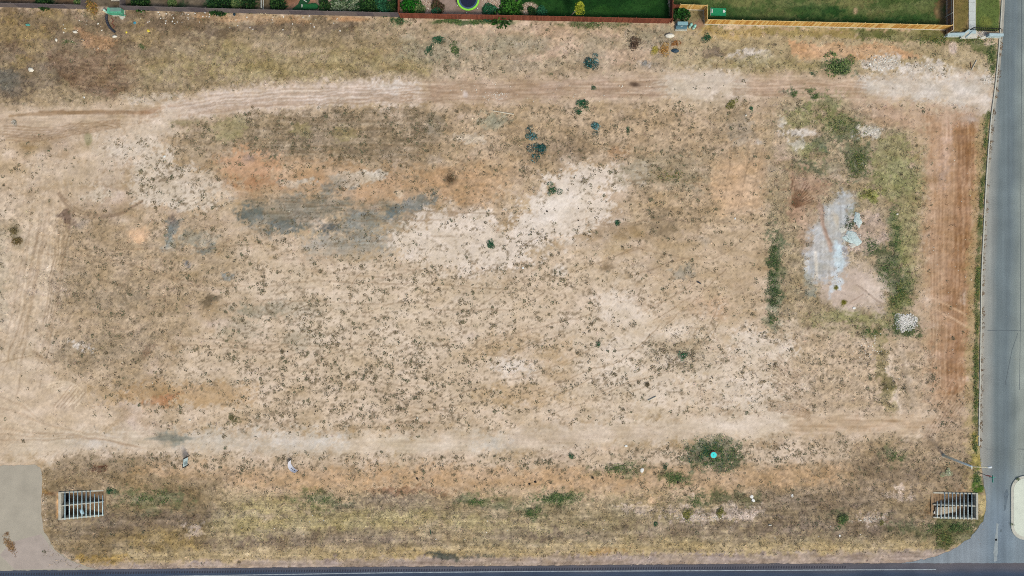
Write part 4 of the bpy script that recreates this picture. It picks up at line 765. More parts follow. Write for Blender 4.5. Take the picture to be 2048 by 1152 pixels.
for p, r, h, cols, lab in (
        ((1181, 126), 15, .5, TEAL, 'large star shaped blue green weed above the upper dirt road'), ((1063, 273), 13, .4, TEAL, 'blue green spiky weed, upper left one of a touching pair'),
        ((1079, 300), 15, .45, TEAL, 'round blue green spiky weed, lower right one of a touching pair'), ((1103, 382), 10, .3, BLG, 'dark green sprawling weed alone on the whitish bare soil'),
        ((1168, 208), 14, .35, BLG, 'ragged dark green weed just below the upper dirt road'), ((1155, 224), 7, .25, BLG, 'small green weed tuft below left of the ragged dark green weed'), ((1190, 252), 11, .3, TEAL, 'three pointed blue green weed between the upper road and the spiky pair'),
        ((1186, 177), 6, .2, BLG, 'narrow green weed growing in the upper dirt road'), ((876, 80), 11, .3, BLG, 'dark green round weed below the red fence'), ((862, 98), 9, .25, BLG, 'looser green weed just under the dark green round one'), ((910, 102), 12, .25, GRN, 'thin dull green weed right of two rounder weeds below the red fence'),
        ((1415, 77), 10, .4, BLG, 'bright green upright weed below the corner of the yellow fence'), ((1676, 135), 24, .45, GRN, 'wide green bush beside the upper dirt road near the pale rubble'), ((1626, 148), 5, .25, BLG, 'small dark round weed at the upper dirt road edge'),
        ((1590, 188), 7, .2, GRN, 'small green weed at the basin rim, left of two'), ((1630, 193), 8, .25, GRN, 'small green weed at the basin rim, right of two'), ((1502, 216), 5, .2, BLG, 'tiny blue green weed left of the basin'),
        ((1460, 212), 11, .3, OLV, 'yellow green weed at the lower edge of the upper road'), ((980, 490), 9, .25, BLG, 'green sprawling weed on the left part of the whitish soil'), ((1198, 686), 5, .25, BLG, 'narrow green weed standing on pale bare soil in the middle'),
        ((1257, 262), 6, .2, BLG, 'faint green weed right of the three pointed weed'), ((1236, 445), 7, .2, BLG, 'low green weed right of the whitish soil'), ((1366, 712), 8, .25, BLG, 'blue green weed in the olive patch at centre right'), ((1330, 935), 6, .25, BLG, 'small dark green weed right of the crumpled pale litter'),
        ((218, 980), 9, .35, BLG, 'bright dark green weed at the right end of the left culvert inlet'), ((1058, 1026), 12, .25, GRN, 'low green weed in the ditch grass, left of centre'), ((1375, 1030), 12, .3, OLV, 'yellow green weed left of another on the pale ditch rubble'), ((1440, 1025), 10, .3, OLV, 'yellow green weed in the middle of the pale ditch rubble'), ((1312, 1048), 6, .2, BLG, 'tiny blue green weed in the dry ditch'),
        ((1682, 1040), 13, .4, GRN, 'bright green weed in the ditch right of the pale rubble'), ((1764, 1046), 7, .25, OLV, 'olive weed below the pinkish rubble in the ditch'), ((1142, 912), 7, .25, BLG, 'dark green weed just below the lower dirt road'),
        ((31, 460), 10, .3, DRY[2:] + ((130, 120, 86), (116, 108, 76), (150, 136, 100)), 'dark olive round bush near the left edge'), ((38, 484), 11, .25, DRY[2:] + ((110, 104, 66),), 'dull olive bush under the dark olive round bush'),
        ((185, 15), 17, .7, ((176, 146, 74), (150, 120, 58), (190, 130, 80), (120, 104, 56)), 'tall yellow dry weed left of the green utility box'), ((1310, 98), 9, .4, ((200, 186, 90), (170, 150, 70)), 'yellow tuft left of the orange dry weeds'), ((1328, 98), 12, .35, ((196, 140, 76), (160, 112, 60), (210, 170, 100)), 'orange dry weed below the white boulder'), ((1351, 88), 8, .4, ((184, 126, 64), (150, 96, 50)), 'rust orange dry weed above the dark blue bag'),
        ((1268, 82), 14, .3, ((92, 74, 60), (120, 98, 80), (74, 58, 50)), 'dark brown dead weed below the red fence'), ((1895, 946), 9, .35, ((196, 206, 172), (160, 176, 130), (214, 220, 196)), 'pale whitish green weed beside the street lamp'), ((30, 245), 6, .2, ((200, 196, 190), (170, 164, 150)), 'pale dead weed at the left end of the upper dirt road'),
        ((1688, 604), 5, .2, ((116, 112, 34), (140, 134, 50)), 'small round olive tuft on the pink slab'), ((1672, 576), 4, .2, ((120, 118, 40), (140, 134, 50)), 'smaller olive tuft at the end of the pale blue stain'), ((902, 357), 9, .2, ((104, 84, 62), (130, 106, 80)), 'round brown dead weed between orange soil and the middle'), ((467, 838), 11, .25, ((110, 108, 74), (128, 122, 84)), 'olive weed at the upper edge of the lower dirt road'),
        ((1296, 768), 5, .2, ((90, 78, 58), (110, 96, 70)), 'small dark brown weed above the white pipe'), ((1290, 126), 6, .1, ((190, 188, 186), (170, 166, 160)), 'flat pale dead weed left of the dark blue bag')):
    plant('weed_plant', p, r, h, cols, lab, 'weed', n=70 if r < 9 else 170, length=.5 if r < 9 else .34, width=.2)
# back yard plants
for p, r, h, cols, lab in (
        ((556, 10), 17, 1.2, DKG, 'dark green bush right of the white divider fence'), ((497, 10), 15, 1.0, DKG, 'dark green bush left of the white divider fence'), ((90, 3), 14, .8, DKG, 'dark green bush behind the grey fence at the far left'), ((163, 5), 12, .9, GRN, 'green bush left of the fence return by the utility box'),
        ((283, 6), 20, 1.1, DKG, 'dark green bush right of the utility box recess'), ((346, 9), 10, .7, GRN, 'small round green bush behind the long grey fence'), ((440, 10), 24, 1.2, DKG, 'broad dark green bush behind the middle of the grey fence'), ((475, 5), 12, .9, GRN, 'green bush next to the broad dark bush'), ((650, 14), 13, .8, DKG, 'dark bush right of the green turf mat'),
        ((680, 7), 18, .9, ((120, 134, 108), (150, 158, 136), (80, 104, 70)), 'grey leaved bush behind the grey fence'), ((706, 12), 14, .8, ((110, 126, 96), (140, 150, 124), (60, 90, 60)), 'greyish bush left of the dark green bushes'), ((735, 12), 18, 1.0, DKG, 'dark green bush below the white hoop'), ((765, 12), 16, .9, BLG, 'blue green bush near the end of the grey fence'), ((788, 15), 12, .8, DKG, 'dark bush in the corner of the divider fence'),
        ((822, 8), 16, .9, ((30, 100, 24), (50, 130, 36), (22, 72, 20)), 'vivid green round bush in the gravel yard corner'), ((838, 18), 11, .6, GRN, 'lower green bush right of the vivid one'), ((874, 12), 11, .5, ((74, 56, 44), (98, 78, 60), (60, 70, 40)), 'brown bare shrub in the gravel yard'), ((876, 22), 9, .5, BLG, 'small green shrub against the red fence'), ((979, 22), 13, .6, BLG, 'low blue green shrub below the trampoline'),
        ((1022, 14), 24, 1.3, ((40, 84, 26), (64, 112, 40), (28, 62, 22)), 'big round green bush hanging over the red fence'), ((1065, 24), 9, .5, DKG, 'dark low shrub on the stone bed'), ((1080, 24), 9, .5, BLG, 'blue green shrub on the right rim of the stone bed'), ((1360, 26), 15, 1.0, ((34, 80, 30), (52, 104, 44), (26, 58, 26)), 'leafy green shrub in the fence recess behind the grey utility box'), ((1345, 36), 8, .7, DKG, 'small dark shrub in the corner of the red fence')):
    plant('garden_shrub', p, r, h, cols, lab, 'shrub', n=170, length=.34, width=.28, flat=.3, lobes=5)
# yellow-green tree
tx, ty = P(1140, 33); t = thing('young_tree', (tx, ty, 0), 'young yellow green tree with a bare leaning trunk on the dark lawn', 'tree')
top = (tx + .95, ty + .1, 2.9)
MB().tube([(tx, ty, -.05), (tx + .4, ty + .03, 1.3), top], [.09, .075, .05], 8).build('trunk', mat('tree_bark', (164, 152, 132), .9, .2), t, smooth=True)
rg = np.random.default_rng(4); k = 14; u = rg.normal(0, 1, (k, 3)); u /= np.linalg.norm(u, axis=1)[:, None]; u *= rg.uniform(.15, .62, k)[:, None]
v, f, c = leaves(top[0] + .1 + u[:, 0] * .95, top[1] + u[:, 1] * 1.25, top[2] + .1 + u[:, 2], np.full(k, .42), np.full(k, .35), 80, .4, .3, A((170, 176, 56), (146, 156, 44), (196, 198, 80), (110, 128, 36)), rg, .2)
mesh_np('crown', v, f, mleaf, c, loc=(tx, ty, 0), parent=t)
b_ = MB()
for q in u[:7]: b_.tube([top, (top[0] + q[0] * .9, top[1] + q[1], top[2] + .1 + q[2])], [.035, .01], 5)
b_.build('branch', MSTEM, t)

def region(a, b):
    if b > 985: return 'in the grassy ditch by the main road'
    if b > 885: return 'below the lower dirt road, ' + ('left of the sagging banner' if a < 583 else 'between banner and manhole' if a < 1426 else 'right of the manhole')
    if b < 165: return 'above the upper dirt road, ' + ('under the grey fence' if a < 800 else 'under the red fence' if a < 1340 else 'under the yellow fence')
    if a > 1530: return 'in or below the green basin on the right'
    if b < 420: return 'below the upper dirt road, ' + ('on the pale patch at left' if a < 430 else 'above the blue grey stain' if a < 900 else 'round the spiky blue green weeds' if a < 1290 else 'left of the green basin')
    if b < 650: return 'in the middle of the lot, ' + ('left of the blue grey stain' if a < 480 else 'below the blue grey stain' if a < 800 else 'on the whitish soil' if a < 1290 else 'left of the green weed strip')
    return 'above the lower dirt road, ' + ('near the looping tyre marks' if a < 460 else 'in the densest weeds' if a < 960 else 'on the bleached soil' if a < 1330 else 'near the pale ruts at right')
# ------------------------------------------------------------------ small dry weeds of the lot: 300 largest one by one, the rest together
def sample(arr, n, rg, x0=-90, x1=2138, y0=-90, y1=1240):
    x = rg.uniform(x0, x1, n); y = rg.uniform(y0, y1, n)
    i = np.clip(np.searchsorted(px, x) - 1, 0, NX - 1); j = np.clip(np.searchsorted(py, y) - 1, 0, NY - 1); return x, y, arr[j, i], i, j
def blocked(x, y):
    k = (x > np.interp(y, [q[1] for q in KL] + [930, 1010, 1060, 1100, 1120], [q[0] for q in KL] + [1962, 1972, 1954, 1900, 1830]) - 3) | (y > np.interp(x, [q[0] for q in ME], [q[1] for q in ME]) - 2)
    k |= (x < 86) & (y > 928) | (x + y * 1.0 < 1190) & (y > 1060) & (x < 150) & (x < 84 + (y - 1040) * .9)
    for a, b_, c, d in INL: k |= (x > a - 8) & (x < b_ + 4) & (y > c - 3) & (y < d + 3)
    fy = np.interp(x, [-100, 0, 174, 252, 800, 1338, 1342, 1407, 1409, 1890, 1990], [10, 15, 19, 20, 35, 48, 20, 21, 49, 61, 75]); k |= y < fy + 1
    return k
rw = np.random.default_rng(21)
x, y, d, i, j = sample(WD, 210000, rw)
cl = np.clip((fbm(x / 20, y / 14, 3, 31) - .40) / .28, 0, 1.5); cl2 = np.clip((fbm(x / 6, y / 6, 2, 33) - .25) / .5, 0, 1)
ok = (rw.random(len(x)) < d * (.16 + .8 * cl) * (.15 + .85 * cl2) * 1.15) & ~blocked(x, y)
x, y = x[ok], y[ok]; n = len(x)
rr = (.07 + .23 * rw.random(n) ** 2.2)
DWC = A((118, 105, 82), (132, 118, 92), (106, 99, 81), (114, 116, 91), (98, 85, 66), (142, 128, 101), (108, 114, 90))
inside = (x > 0) & (x < 2048) & (y > 0) & (y < 1152)
order = np.argsort(-(rr * np.where(inside, 1, .1)))
bigi = order[:300]; rest = order[300:]
X, Y = (x - 1024) * S, (576 - y) * S; Zw = ground_z(X, Y) - .012
v, f, c = leaves(X[rest], Y[rest], Zw[rest], rr[rest] * .8, rr[rest] * .5, 10, .62, .5, DWC, rw, .5)
tag(mesh_np('small_dry_weeds', v, f, mleaf, c), 'thousands of small brown dry weed tufts dotting the pale dirt', 'weeds', kind='stuff')
pro = []
for k in range(8):
    vv, ff, cc = leaves(rw.normal(0, .07, 3), rw.normal(0, .07, 3), np.zeros(3), np.array([.75, .5, .4]), np.array([.5, .4, .3]), 18, .5, .45, DWC[rw.integers(0, 7, 3)], rw, .45)
    o = mesh_np('dry_weed', vv, ff, mleaf, cc); pro.append(o.data); bpy.data.objects.remove(o)
for k in bigi:
    o = bpy.data.objects.new('dry_weed', pro[rw.integers(0, 8)]); COL.objects.link(o); o.location = (X[k], Y[k], Zw[k]); o.rotation_euler = (0, 0, rw.uniform(0, 6.28)); s = rr[k]; o.scale = (s * rw.uniform(.8, 1.3), s * rw.uniform(.8, 1.3), s)
    ph = region(x[k], y[k]); tag(o, 'brown dry weed clump ' + ph, 'weed', 'dry weed clumps ' + ph)
print('weeds', n)
# dry grass
x, y, d, i, j = sample(GD, 190000, rw)
ok = (rw.random(len(x)) < d * np.clip(fbm(x / 9, y / 7, 3, 51) * 2.4 - .5, .1, 1)) & ~blocked(x, y)
x, y, i, j = x[ok], y[ok], i[ok], j[ok]; n = len(x); print('grass', n)
X, Y = (x - 1024) * S, (576 - y) * S; Zg = ground_z(X, Y) - .012
bc = ALB[j, i]
v, f, c = leaves(X, Y, Zg, rw.uniform(.08, .2, n), rw.uniform(.05, .14, n), 4, 1.5, .13, np.ones((1, 3)), rw, .1)
tint = np.repeat(bc * rw.choice([.62, .82, 1.0, 1.12, 1.3], n, p=[.2, .25, .25, .15, .15])[:, None] * (1 + rw.normal(0, .05, (n, 3))), 16, 0)
tag(mesh_np('dry_grass', v, f, mleaf, np.clip(c * tint, .01, .7)), 'short dry grass covering the verges and the ditch', 'grass', kind='stuff')
# lawns
x, y, d, i, j = sample(LG, 420000, rw, 1030, 2010, -90, 62)
ok = (rw.random(len(x)) < d) ; x, y, i, j = x[ok], y[ok], i[ok], j[ok]
sel = rw.permutation(len(x))[:26000]; x, y, i, j = x[sel], y[sel], i[sel], j[sel]; n = len(x)
X, Y = (x - 1024) * S, (576 - y) * S
v, f, c = leaves(X, Y, np.full(n, -.01), rw.uniform(.05, .11, n), rw.uniform(.02, .06, n), 3, 1.1, .2, np.ones((1, 3)), rw, .2)
tint = np.repeat(ALB[j, i] * rw.uniform(.6, 1.5, n)[:, None], 12, 0)
tag(mesh_np('lawn_grass', v, f, mleaf, np.clip(c * tint, .006, .6)), 'mown green grass of the back yard lawns', 'grass', kind='stuff')
# green ground cover
parts = []
for (ex, ey, ax, ay, n, cols) in ((1426, 908, 48, 27, 900, GRN + TEAL[:1]), (1548, 540, 11, 62, 700, MDG + GRN), (1546, 600, 14, 26, 300, MDG), (1545, 645, 11, 14, 120, GRN), (1350, 955, 20, 12, 200, GRN), (1240, 938, 32, 9, 220, OLV[2:] + GRN), (1115, 998, 38, 11, 420, GRN), (952, 1005, 20, 7, 130, GRN), (1715, 325, 22, 28, 420, GRN + OLV), (1690, 252, 38, 22, 300, GRN + OLV), (1790, 470, 11, 60, 300, GRN), (1772, 545, 20, 30, 240, GRN), (1800, 585, 22, 34, 420, GRN + OLV[1:]), (1745, 490, 20, 18, 160, GRN), (1812, 660, 26, 14, 220, GRN), (1792, 640, 7, 22, 140, GRN), (1740, 662, 20, 8, 120, GRN),
                               (1740, 390, 18, 10, 120, OLV), (795, 42, 13, 6, 160, MDG), (935, 44, 60, 4, 260, GRN), (1180, 50, 56, 5, 160, GRN), (1900, 80, 70, 7, 420, GRN + OLV), (1984, 120, 8, 34, 260, GRN), (1955, 965, 6, 18, 200, GRN), (1905, 1054, 44, 9, 380, GRN), (1890, 1080, 20, 12, 140, GRN + OLV), (300, 1000, 40, 16, 200, OLV[2:] + GRN), (135, 86, 16, 4, 60, GRN), (285, 95, 9, 5, 50, GRN), (1395, 1000, 14, 12, 90, GRN), (1790, 910, 16, 14, 110, GRN), (640, 1000, 36, 9, 120, GRN), (1340, 350, 30, 12, 120, GRN + DRY), (1675, 133, 24, 12, 120, GRN), (1700, 448, 12, 14, 70, MDG)):
    n = int(n * (1.3 if ex == 1426 else 1.0)); a = rw.uniform(0, 6.28, n); q = np.sqrt(rw.random(n)) * (1 + .38 * rw.normal(0, 1, n)); xx = ex + ax * q * np.cos(a); yy = ey + ay * q * np.sin(a)
    k = (fbm(xx / 7, yy / 7, 2, 71) > .47) & ~blocked(xx, yy); xx, yy = xx[k], yy[k]
    Xx, Yy = (xx - 1024) * S, (576 - yy) * S
    parts.append(leaves(Xx, Yy, ground_z(Xx, Yy) - .012, rw.uniform(.1, .24, len(xx)), rw.uniform(.06, .2, len(xx)), 6, .8, .24, A(*cols), rw, .35))
kx = smooth([(1976, 236), (1969, 320), (1962, 420), (1957, 540), (1954.5, 640), (1953, 760), (1951.5, 860), (1951, 920)], 40); kx = np.array(kx)
k = rw.integers(0, len(kx), 1700); xx = kx[k, 0] - np.abs(rw.normal(0, 3.2, 1700)) + 1.0; yy = kx[k, 1] + rw.normal(0, 5, 1700); m_ = fbm(xx / 6, yy / 20, 2, 73) > .5; xx, yy = xx[m_], yy[m_]
Xx, Yy = (xx - 1024) * S, (576 - yy) * S
parts.append(leaves(Xx, Yy, ground_z(Xx, Yy) - .012, rw.uniform(.1, .22, len(xx)), rw.uniform(.06, .2, len(xx)), 6, .8, .24, A(*GRN, *OLV[:2]), rw, .35))
v, f, c = cat3(parts)
tag(mesh_np('green_ground_cover', v, f, mleaf, c), 'low green weeds spreading in patches and along the kerb', 'weeds', kind='stuff')

# ------------------------------------------------------------------ stones, rubble, litter
def rock_mesh(seed, flat=.6, m=None):
    import bmesh
    rg = np.random.default_rng(seed); bm = bmesh.new(); bmesh.ops.create_icosphere(bm, subdivisions=2, radius=1)
    k = rg.normal(0, 1, (5, 3))
    for q in bm.verts:
        c = np.array(q.co); s = 1 + .16 * math.sin(3 * c @ k[0]) + .14 * math.sin(2 * c @ k[1] + 1) + rg.normal(0, .04); q.co = (c[0] * s * 1.15, c[1] * s * .9, c[2] * s * flat)
    me = bpy.data.meshes.new('stone'); bm.to_mesh(me); bm.free(); me.materials.append(m); return me
MWR = mat('pale_stone', (226, 220, 208), .9, .15, 4); MTR = mat('tan_stone', (196, 170, 140), .9, .2, 3); MLW = mat('white_litter', (236, 236, 234), .7, .06)
ROCK = [rock_mesh(k, .6, MWR) for k in range(4)]; ROCKT = [rock_mesh(k + 9, .6, MTR) for k in range(3)]; LIT = [rock_mesh(k + 20, .25, MLW) for k in range(4)]
def stone(p, r, me, name, label, cat, group=None, sy=1):
    x_, y_ = P(*p); o = bpy.data.objects.new(name, me); COL.objects.link(o); o.location = (x_, y_, gz(*p) + r * S * .2); o.rotation_euler = (0, 0, random.uniform(0, 6.28)) if sy == 1 else (0, 0, 0); o.scale = (r * S, r * S * sy, r * S)
    return tag(o, label, cat, group)
for p, r, me, lab, sy in (((1339, 72), 7, ROCK[0], 'large flat whitish boulder below the reddish fence corner', .65), ((1343, 48), 5.5, ROCKT[0], 'round tan boulder between reddish fence and grey utility box', 1.1), ((230, 74), 4.5, ROCK[1], 'pale boulder below the black pipe', .7), ((62, 139), 4.5, ROCK[2], 'pale boulder at the far left among dry grass', 1.1), ((151, 64), 3.5, ROCK[3], 'pale boulder at the end of the fan shaped tracks', .8), ((209, 23), 4, ROCKT[1], 'pinkish broken block left of the green utility box', .7), ((113, 80), 2.5, ROCK[0], 'small pale stone left of a green weed patch near the top left', 1), ((1708, 616), 2.6, LIT[0], 'white block at the lower edge of the pink slab', 1), ((1794, 428), 2.2, ROCK[1], 'white stone in the olive grass right of the pale blue blobs', 1), ((1046, 536), 2.4, LIT[1], 'round white lump among weeds below the whitish soil', 1), ((1503, 233), 3, ROCKT[2], 'tan stone left of the basin below the upper road', 1), ((1492, 231), 1.8, ROCK[2], 'small white stone left of the tan stone near the basin', 1), ((329, 313), 2.4, LIT[2], 'white scrap on the pale patch at upper left', 1), ((168, 195), 2, LIT[3], 'white scrap just above the left end of the upper road', 1), ((1470, 437), 1.7, LIT[0], 'white scrap right of the centre near the basin edge', 1), ((1252, 892), 3, LIT[1], 'white crumpled scrap below the lower dirt road', .8), ((380, 840), 1.8, ROCK[3], 'small white stone at the lower road left part', 1), ((835, 836), 1.6, ROCK[0], 'small white stone above the lower road, centre left', 1), ((1284, 941), 3.2, LIT[2], 'pale greenish crumpled litter among weeds', 1.5), ((1508, 1002), 3.6, LIT[3], 'tattered white litter in the ditch, upper piece', 1), ((1504, 994), 3, LIT[0], 'tattered white litter in the ditch, lower piece', 1.3), ((1586, 992), 2.2, LIT[1], 'thin white scrap right of the tattered litter', 1.6), ((1540, 1050), 3, ROCK[2], 'pale flat block in the ditch', .5), ((1679, 1071), 2, LIT[2], 'white scrap under the bright green ditch weed', 1), ((253, 65), 2.0, None, 'yellow bag in the weeds below the green utility box', 1), ((297, 62), 2.6, None, 'yellow scrap of packaging in the dry grass', 1), ((270, 46), 2.6, None, 'blue plastic scrap right of the black pipe', 1), ((56, 50), 4, None, 'teal plastic scrap in dry grass at the far left', .7), ((469, 29), 3, None, 'dark blue bag against the grey fence', 1), ((1350, 103), 6, None, 'dark blue crumpled bag below the grey utility box', .7)):
    if me is None:
        colr = {'yel': (236, 214, 76), 'blu': (60, 150, 180), 'tea': (90, 160, 150), 'dar': (36, 62, 80)}[lab[:3]]; me = rock_mesh(int(p[0]), .5, mat('plastic_' + lab.split()[0], colr, .5, .2, 5)); stone(p, r, me, 'plastic_scrap', lab, 'litter', sy=sy)
    else:
        stone(p, r, me, 'stone' if me not in LIT else 'litter_scrap', lab, 'stone' if me not in LIT else 'litter', sy=sy)
def many(n, xr, yr, r0, r1, pool, name, label, cat, group):
    for k in range(n):
        q = (random.uniform(*xr), random.uniform(*yr))
        if blocked(np.array([q[0]]), np.array([q[1]]))[0]: continue
        ph = region(*q) if 'open dirt' in label else None; stone(q, random.uniform(r0, r1), random.choice(pool), name, label if ph is None else label.split(' on the')[0] + ' ' + ph, cat, group if ph is None else group.split(' on the')[0] + ' ' + ph)
many(34, (280, 420), (20, 48), .6, 1.4, LIT, 'litter_scrap', 'white scrap of litter in the dark weeds right of the green utility box', 'litter', 'white scraps right of the green utility box')
many(26, (430, 700), (30, 62), .7, 1.5, LIT, 'litter_scrap', 'white scrap of litter along the foot of the long grey fence', 'litter', 'white scraps along the grey fence')
many(16, (120, 240), (38, 100), .7, 1.7, ROCK, 'stone', 'small pale stone in the weeds round the fan shaped tracks', 'stone', 'small stones in the top left weeds')
many(24, (1690, 1830), (680, 790), .5, 1.15, ROCK, 'stone', 'small pale stone on the rubble strip below the white gravel heap', 'stone', 'small stones below the gravel heap')
many(34, (900, 1300), (165, 205), .5, 1.1, ROCK, 'stone', 'tiny pale pebble on the brown part of the upper dirt road', 'stone', 'pebbles on the upper dirt road')
many(40, (300, 1850), (1030, 1085), .4, .95, LIT, 'litter_scrap', 'small white scrap scattered in the dry ditch grass', 'litter', 'white scraps in the ditch')
many(24, (1865, 1945), (250, 800), .5, 1.1, ROCK, 'stone', 'tiny pale pebble on the reddish strip by the street', 'stone', 'pebbles on the reddish strip')
many(40, (100, 1550), (420, 850), .5, 1.0, ROCK, 'stone', 'tiny pale pebble on the open dirt of the lot', 'stone', 'pebbles on the open dirt')
MBK = mat('dark_lump', (44, 38, 34), .95, .2); BLK = [rock_mesh(k + 40, .5, MBK) for k in range(3)]
many(70, (60, 1560), (400, 860), .7, 1.3, BLK, 'earth_clod', 'small dark clod on the open dirt of the lot', 'clod', 'dark clods on the open dirt')
for k in range(5): stone(((1071, 964), (1185, 955), (1059, 968), (834, 957), (1356, 965))[k], 2.2, BLK[k % 3], 'earth_clod', ('dark burrow mound left of centre in the orange strip', 'dark burrow mound below the lower road, middle of the orange strip', 'dark mound at the left of the orange strip pair', 'dark mound in the orange strip left part', 'dark mound in the orange strip right part')[k], 'clod')
stone((1094, 423), 1.8, BLK[0], 'earth_clod', 'round black clod on the whitish soil', 'clod')
# pebbles and river stones as stuff
def pebbles(name, regions, label, cols, z=0):
    vs = []; fs = []; cs = []; n0 = 0; rg = np.random.default_rng(len(name))
    base = np.array([(1, 0, 0), (0, 1, 0), (-1, 0, 0), (0, -1, 0), (0, 0, 1)], float); tri = np.array([(0, 1, 4), (1, 2, 4), (2, 3, 4), (3, 0, 4)])
    for ex, ey, ax, ay, n, r0, r1 in regions:
        for k in range(n):
            a = rg.uniform(0, 6.28); q = math.sqrt(rg.random()) * (1 + .15 * rg.normal()); p = (ex + ax * q * math.cos(a), ey + ay * q * math.sin(a)); X_, Y_ = P(*p); r = rg.uniform(r0, r1) * S; th = rg.uniform(0, 1.6)
            m_ = base * r * rg.uniform(.7, 1.3, (5, 1)); m_ = np.stack([m_[:, 0] * math.cos(th) - m_[:, 1] * math.sin(th), m_[:, 0] * math.sin(th) + m_[:, 1] * math.cos(th), m_[:, 2] * .7], -1) + (X_, Y_, gz(*p) - .01 + z)
            vs.append(m_); fs.append(tri + n0); n0 += 5; cs.append(np.repeat((alb(cols[rg.integers(0, len(cols))]) * rg.uniform(.75, 1.2))[None], 5, 0))
    return tag(mesh_np(name, np.concatenate(vs), np.concatenate(fs), mleaf, np.concatenate(cs)), label, 'stones', kind='stuff')
pebbles('river_stones', [(852, 6, 11, 18, 260, .8, 1.6), (985, 14, 22, 18, 420, .8, 1.7), (1058, 15, 16, 10, 200, .8, 1.6), (1341, 4, 5, 8, 60, .7, 1.3)], 'rounded river stones in the back yard beds', ((196, 176, 158), (170, 148, 132), (214, 200, 188), (150, 122, 106)))
pebbles('pale_rubble', [(1765, 125, 34, 14, 260, .6, 2.0), (1840, 135, 40, 9, 120, .6, 1.3), (1975, 160, 12, 9, 90, .6, 1.3), (1400, 1035, 60, 8, 150, .5, 1.3), (1740, 1040, 22, 5, 60, .6, 1.4), (990, 192, 26, 8, 70, .5, 1.1), (1745, 262, 20, 12, 120, .6, 1.3), (1690, 505, 8, 9, 40, .6, 1.3), (1740, 700, 30, 30, 60, .6, 1.5), (1672, 560, 9, 14, 60, .6, 1.3), ], 'pale broken rubble strewn beside the tracks', ((222, 216, 208), (200, 190, 180), (170, 160, 152), (232, 230, 226)))
pebbles('soil_grit', [(1024, 600, 1000, 480, 2600, .35, .75), (500, 1134, 420, 3, 260, .4, .9), (1300, 1128, 500, 3, 320, .4, .9), (88, 990, 4, 60, 120, .4, 1), (110, 1098, 26, 20, 140, .4, 1), (1950, 1060, 26, 30, 120, .4, .9), (1985, 190, 5, 60, 90, .4, .9)], 'pale grit strewn over the lot', ((226, 214, 196), (208, 190, 164), (150, 126, 100), (120, 100, 82)))
# white gravel heap and the spilled concrete
def lump(name, poly, h, m, label, cat, amp=.3, n=40, seed=1, cuts=6):
    """low irregular heap with a lobed outline"""
    W = [P(*p) for p in poly]; rg = np.random.default_rng(seed); cx = sum(p[0] for p in W) / len(W); cy = sum(p[1] for p in W) / len(W); z0 = gz(*poly[0]) - .03
    q = smooth(list(poly) + [poly[0]], 4)[:-1]; W = [P(*p) for p in q]; K = len(W); vs = []; fs = []
    for k in range(cuts + 1):
        u = k / cuts
        for x_, y_ in W:
            j_ = 1 - u; xx = cx + (x_ - cx) * j_ ; yy = cy + (y_ - cy) * j_; vs.append((xx + rg.normal(0, .03) * (k > 0), yy + rg.normal(0, .03) * (k > 0), z0 + h * (1 - j_ ** 2.5) * (1 + rg.normal(0, amp) * (k > 0)) * .7 + (h * .3 if k else 0)))
        if k: b0 = (k - 1) * K; fs += [(b0 + i_, b0 + (i_ + 1) % K, b0 + K + (i_ + 1) % K, b0 + K + i_) for i_ in range(K)]
    o = MB().add(vs, fs).build(name, m, loc=(cx, cy, z0))
    import bmesh
    bm = bmesh.new(); bm.from_mesh(o.data); bmesh.ops.recalc_face_normals(bm, faces=bm.faces); bm.to_mesh(o.data); bm.free()
    if sum(p.normal.z for p in o.data.polygons) < 0: o.data.flip_normals()
    return tag(o, label, cat)
MPB = mat('pale_blue_concrete', (196, 212, 214), .9, .3, 4); MGC = mat('grey_concrete_spill', (206, 204, 198), .9, .12, 3)
lump('gravel_heap', [(1789, 628), (1797, 625), (1806, 632), (1814, 625), (1822, 629), (1836, 634), (1838, 645), (1826, 652), (1816, 662), (1802, 668), (1796, 656), (1788, 648)], .12, mat('white_gravel', (216, 210, 206), .95, .28, 6), 'white gravel heap ringed by green weeds near the reddish strip', 'gravel heap', .05, seed=3)
lump('concrete_spill', [(1710, 424), (1719, 426), (1720, 436), (1725, 444), (1722, 450), (1717, 458), (1713, 450), (1706, 442), (1708, 434)], .18, MPB, 'pale blue white hardened concrete lump, upper one', 'concrete spill', .1, seed=4)
lump('concrete_spill', [(1683, 474), (1691, 470), (1694, 461), (1704, 462), (1712, 465), (1718, 476), (1724, 484), (1715, 492), (1706, 488), (1696, 485), (1688, 481)], .16, MPB, 'pale blue petal shaped hardened concrete spill with a hollow', 'concrete spill', .08, seed=5)
lump('concrete_spill', [(1676, 456), (1684, 452), (1692, 456), (1690, 464), (1682, 466)], .1, MGC, 'small pinkish grey concrete lump left of the pale blue spill', 'concrete spill', .08, seed=6)
lump('concrete_spill', [(1696, 488), (1708, 486), (1712, 492), (1702, 496)], .1, MGC, 'thin grey concrete rim below the pale blue spill', 'concrete spill', .08, seed=7)

pebbles('spilled_gravel', [(1813, 645, 20, 16, 620, .6, 1.5), (1716, 440, 6, 13, 60, .6, 1.5), (1704, 474, 15, 11, 70, .5, 1.4)], 'white broken gravel and concrete crumbs on the dumped heaps', ((236, 232, 230), (222, 218, 216), (206, 200, 198), (240, 240, 238)), z=.08)
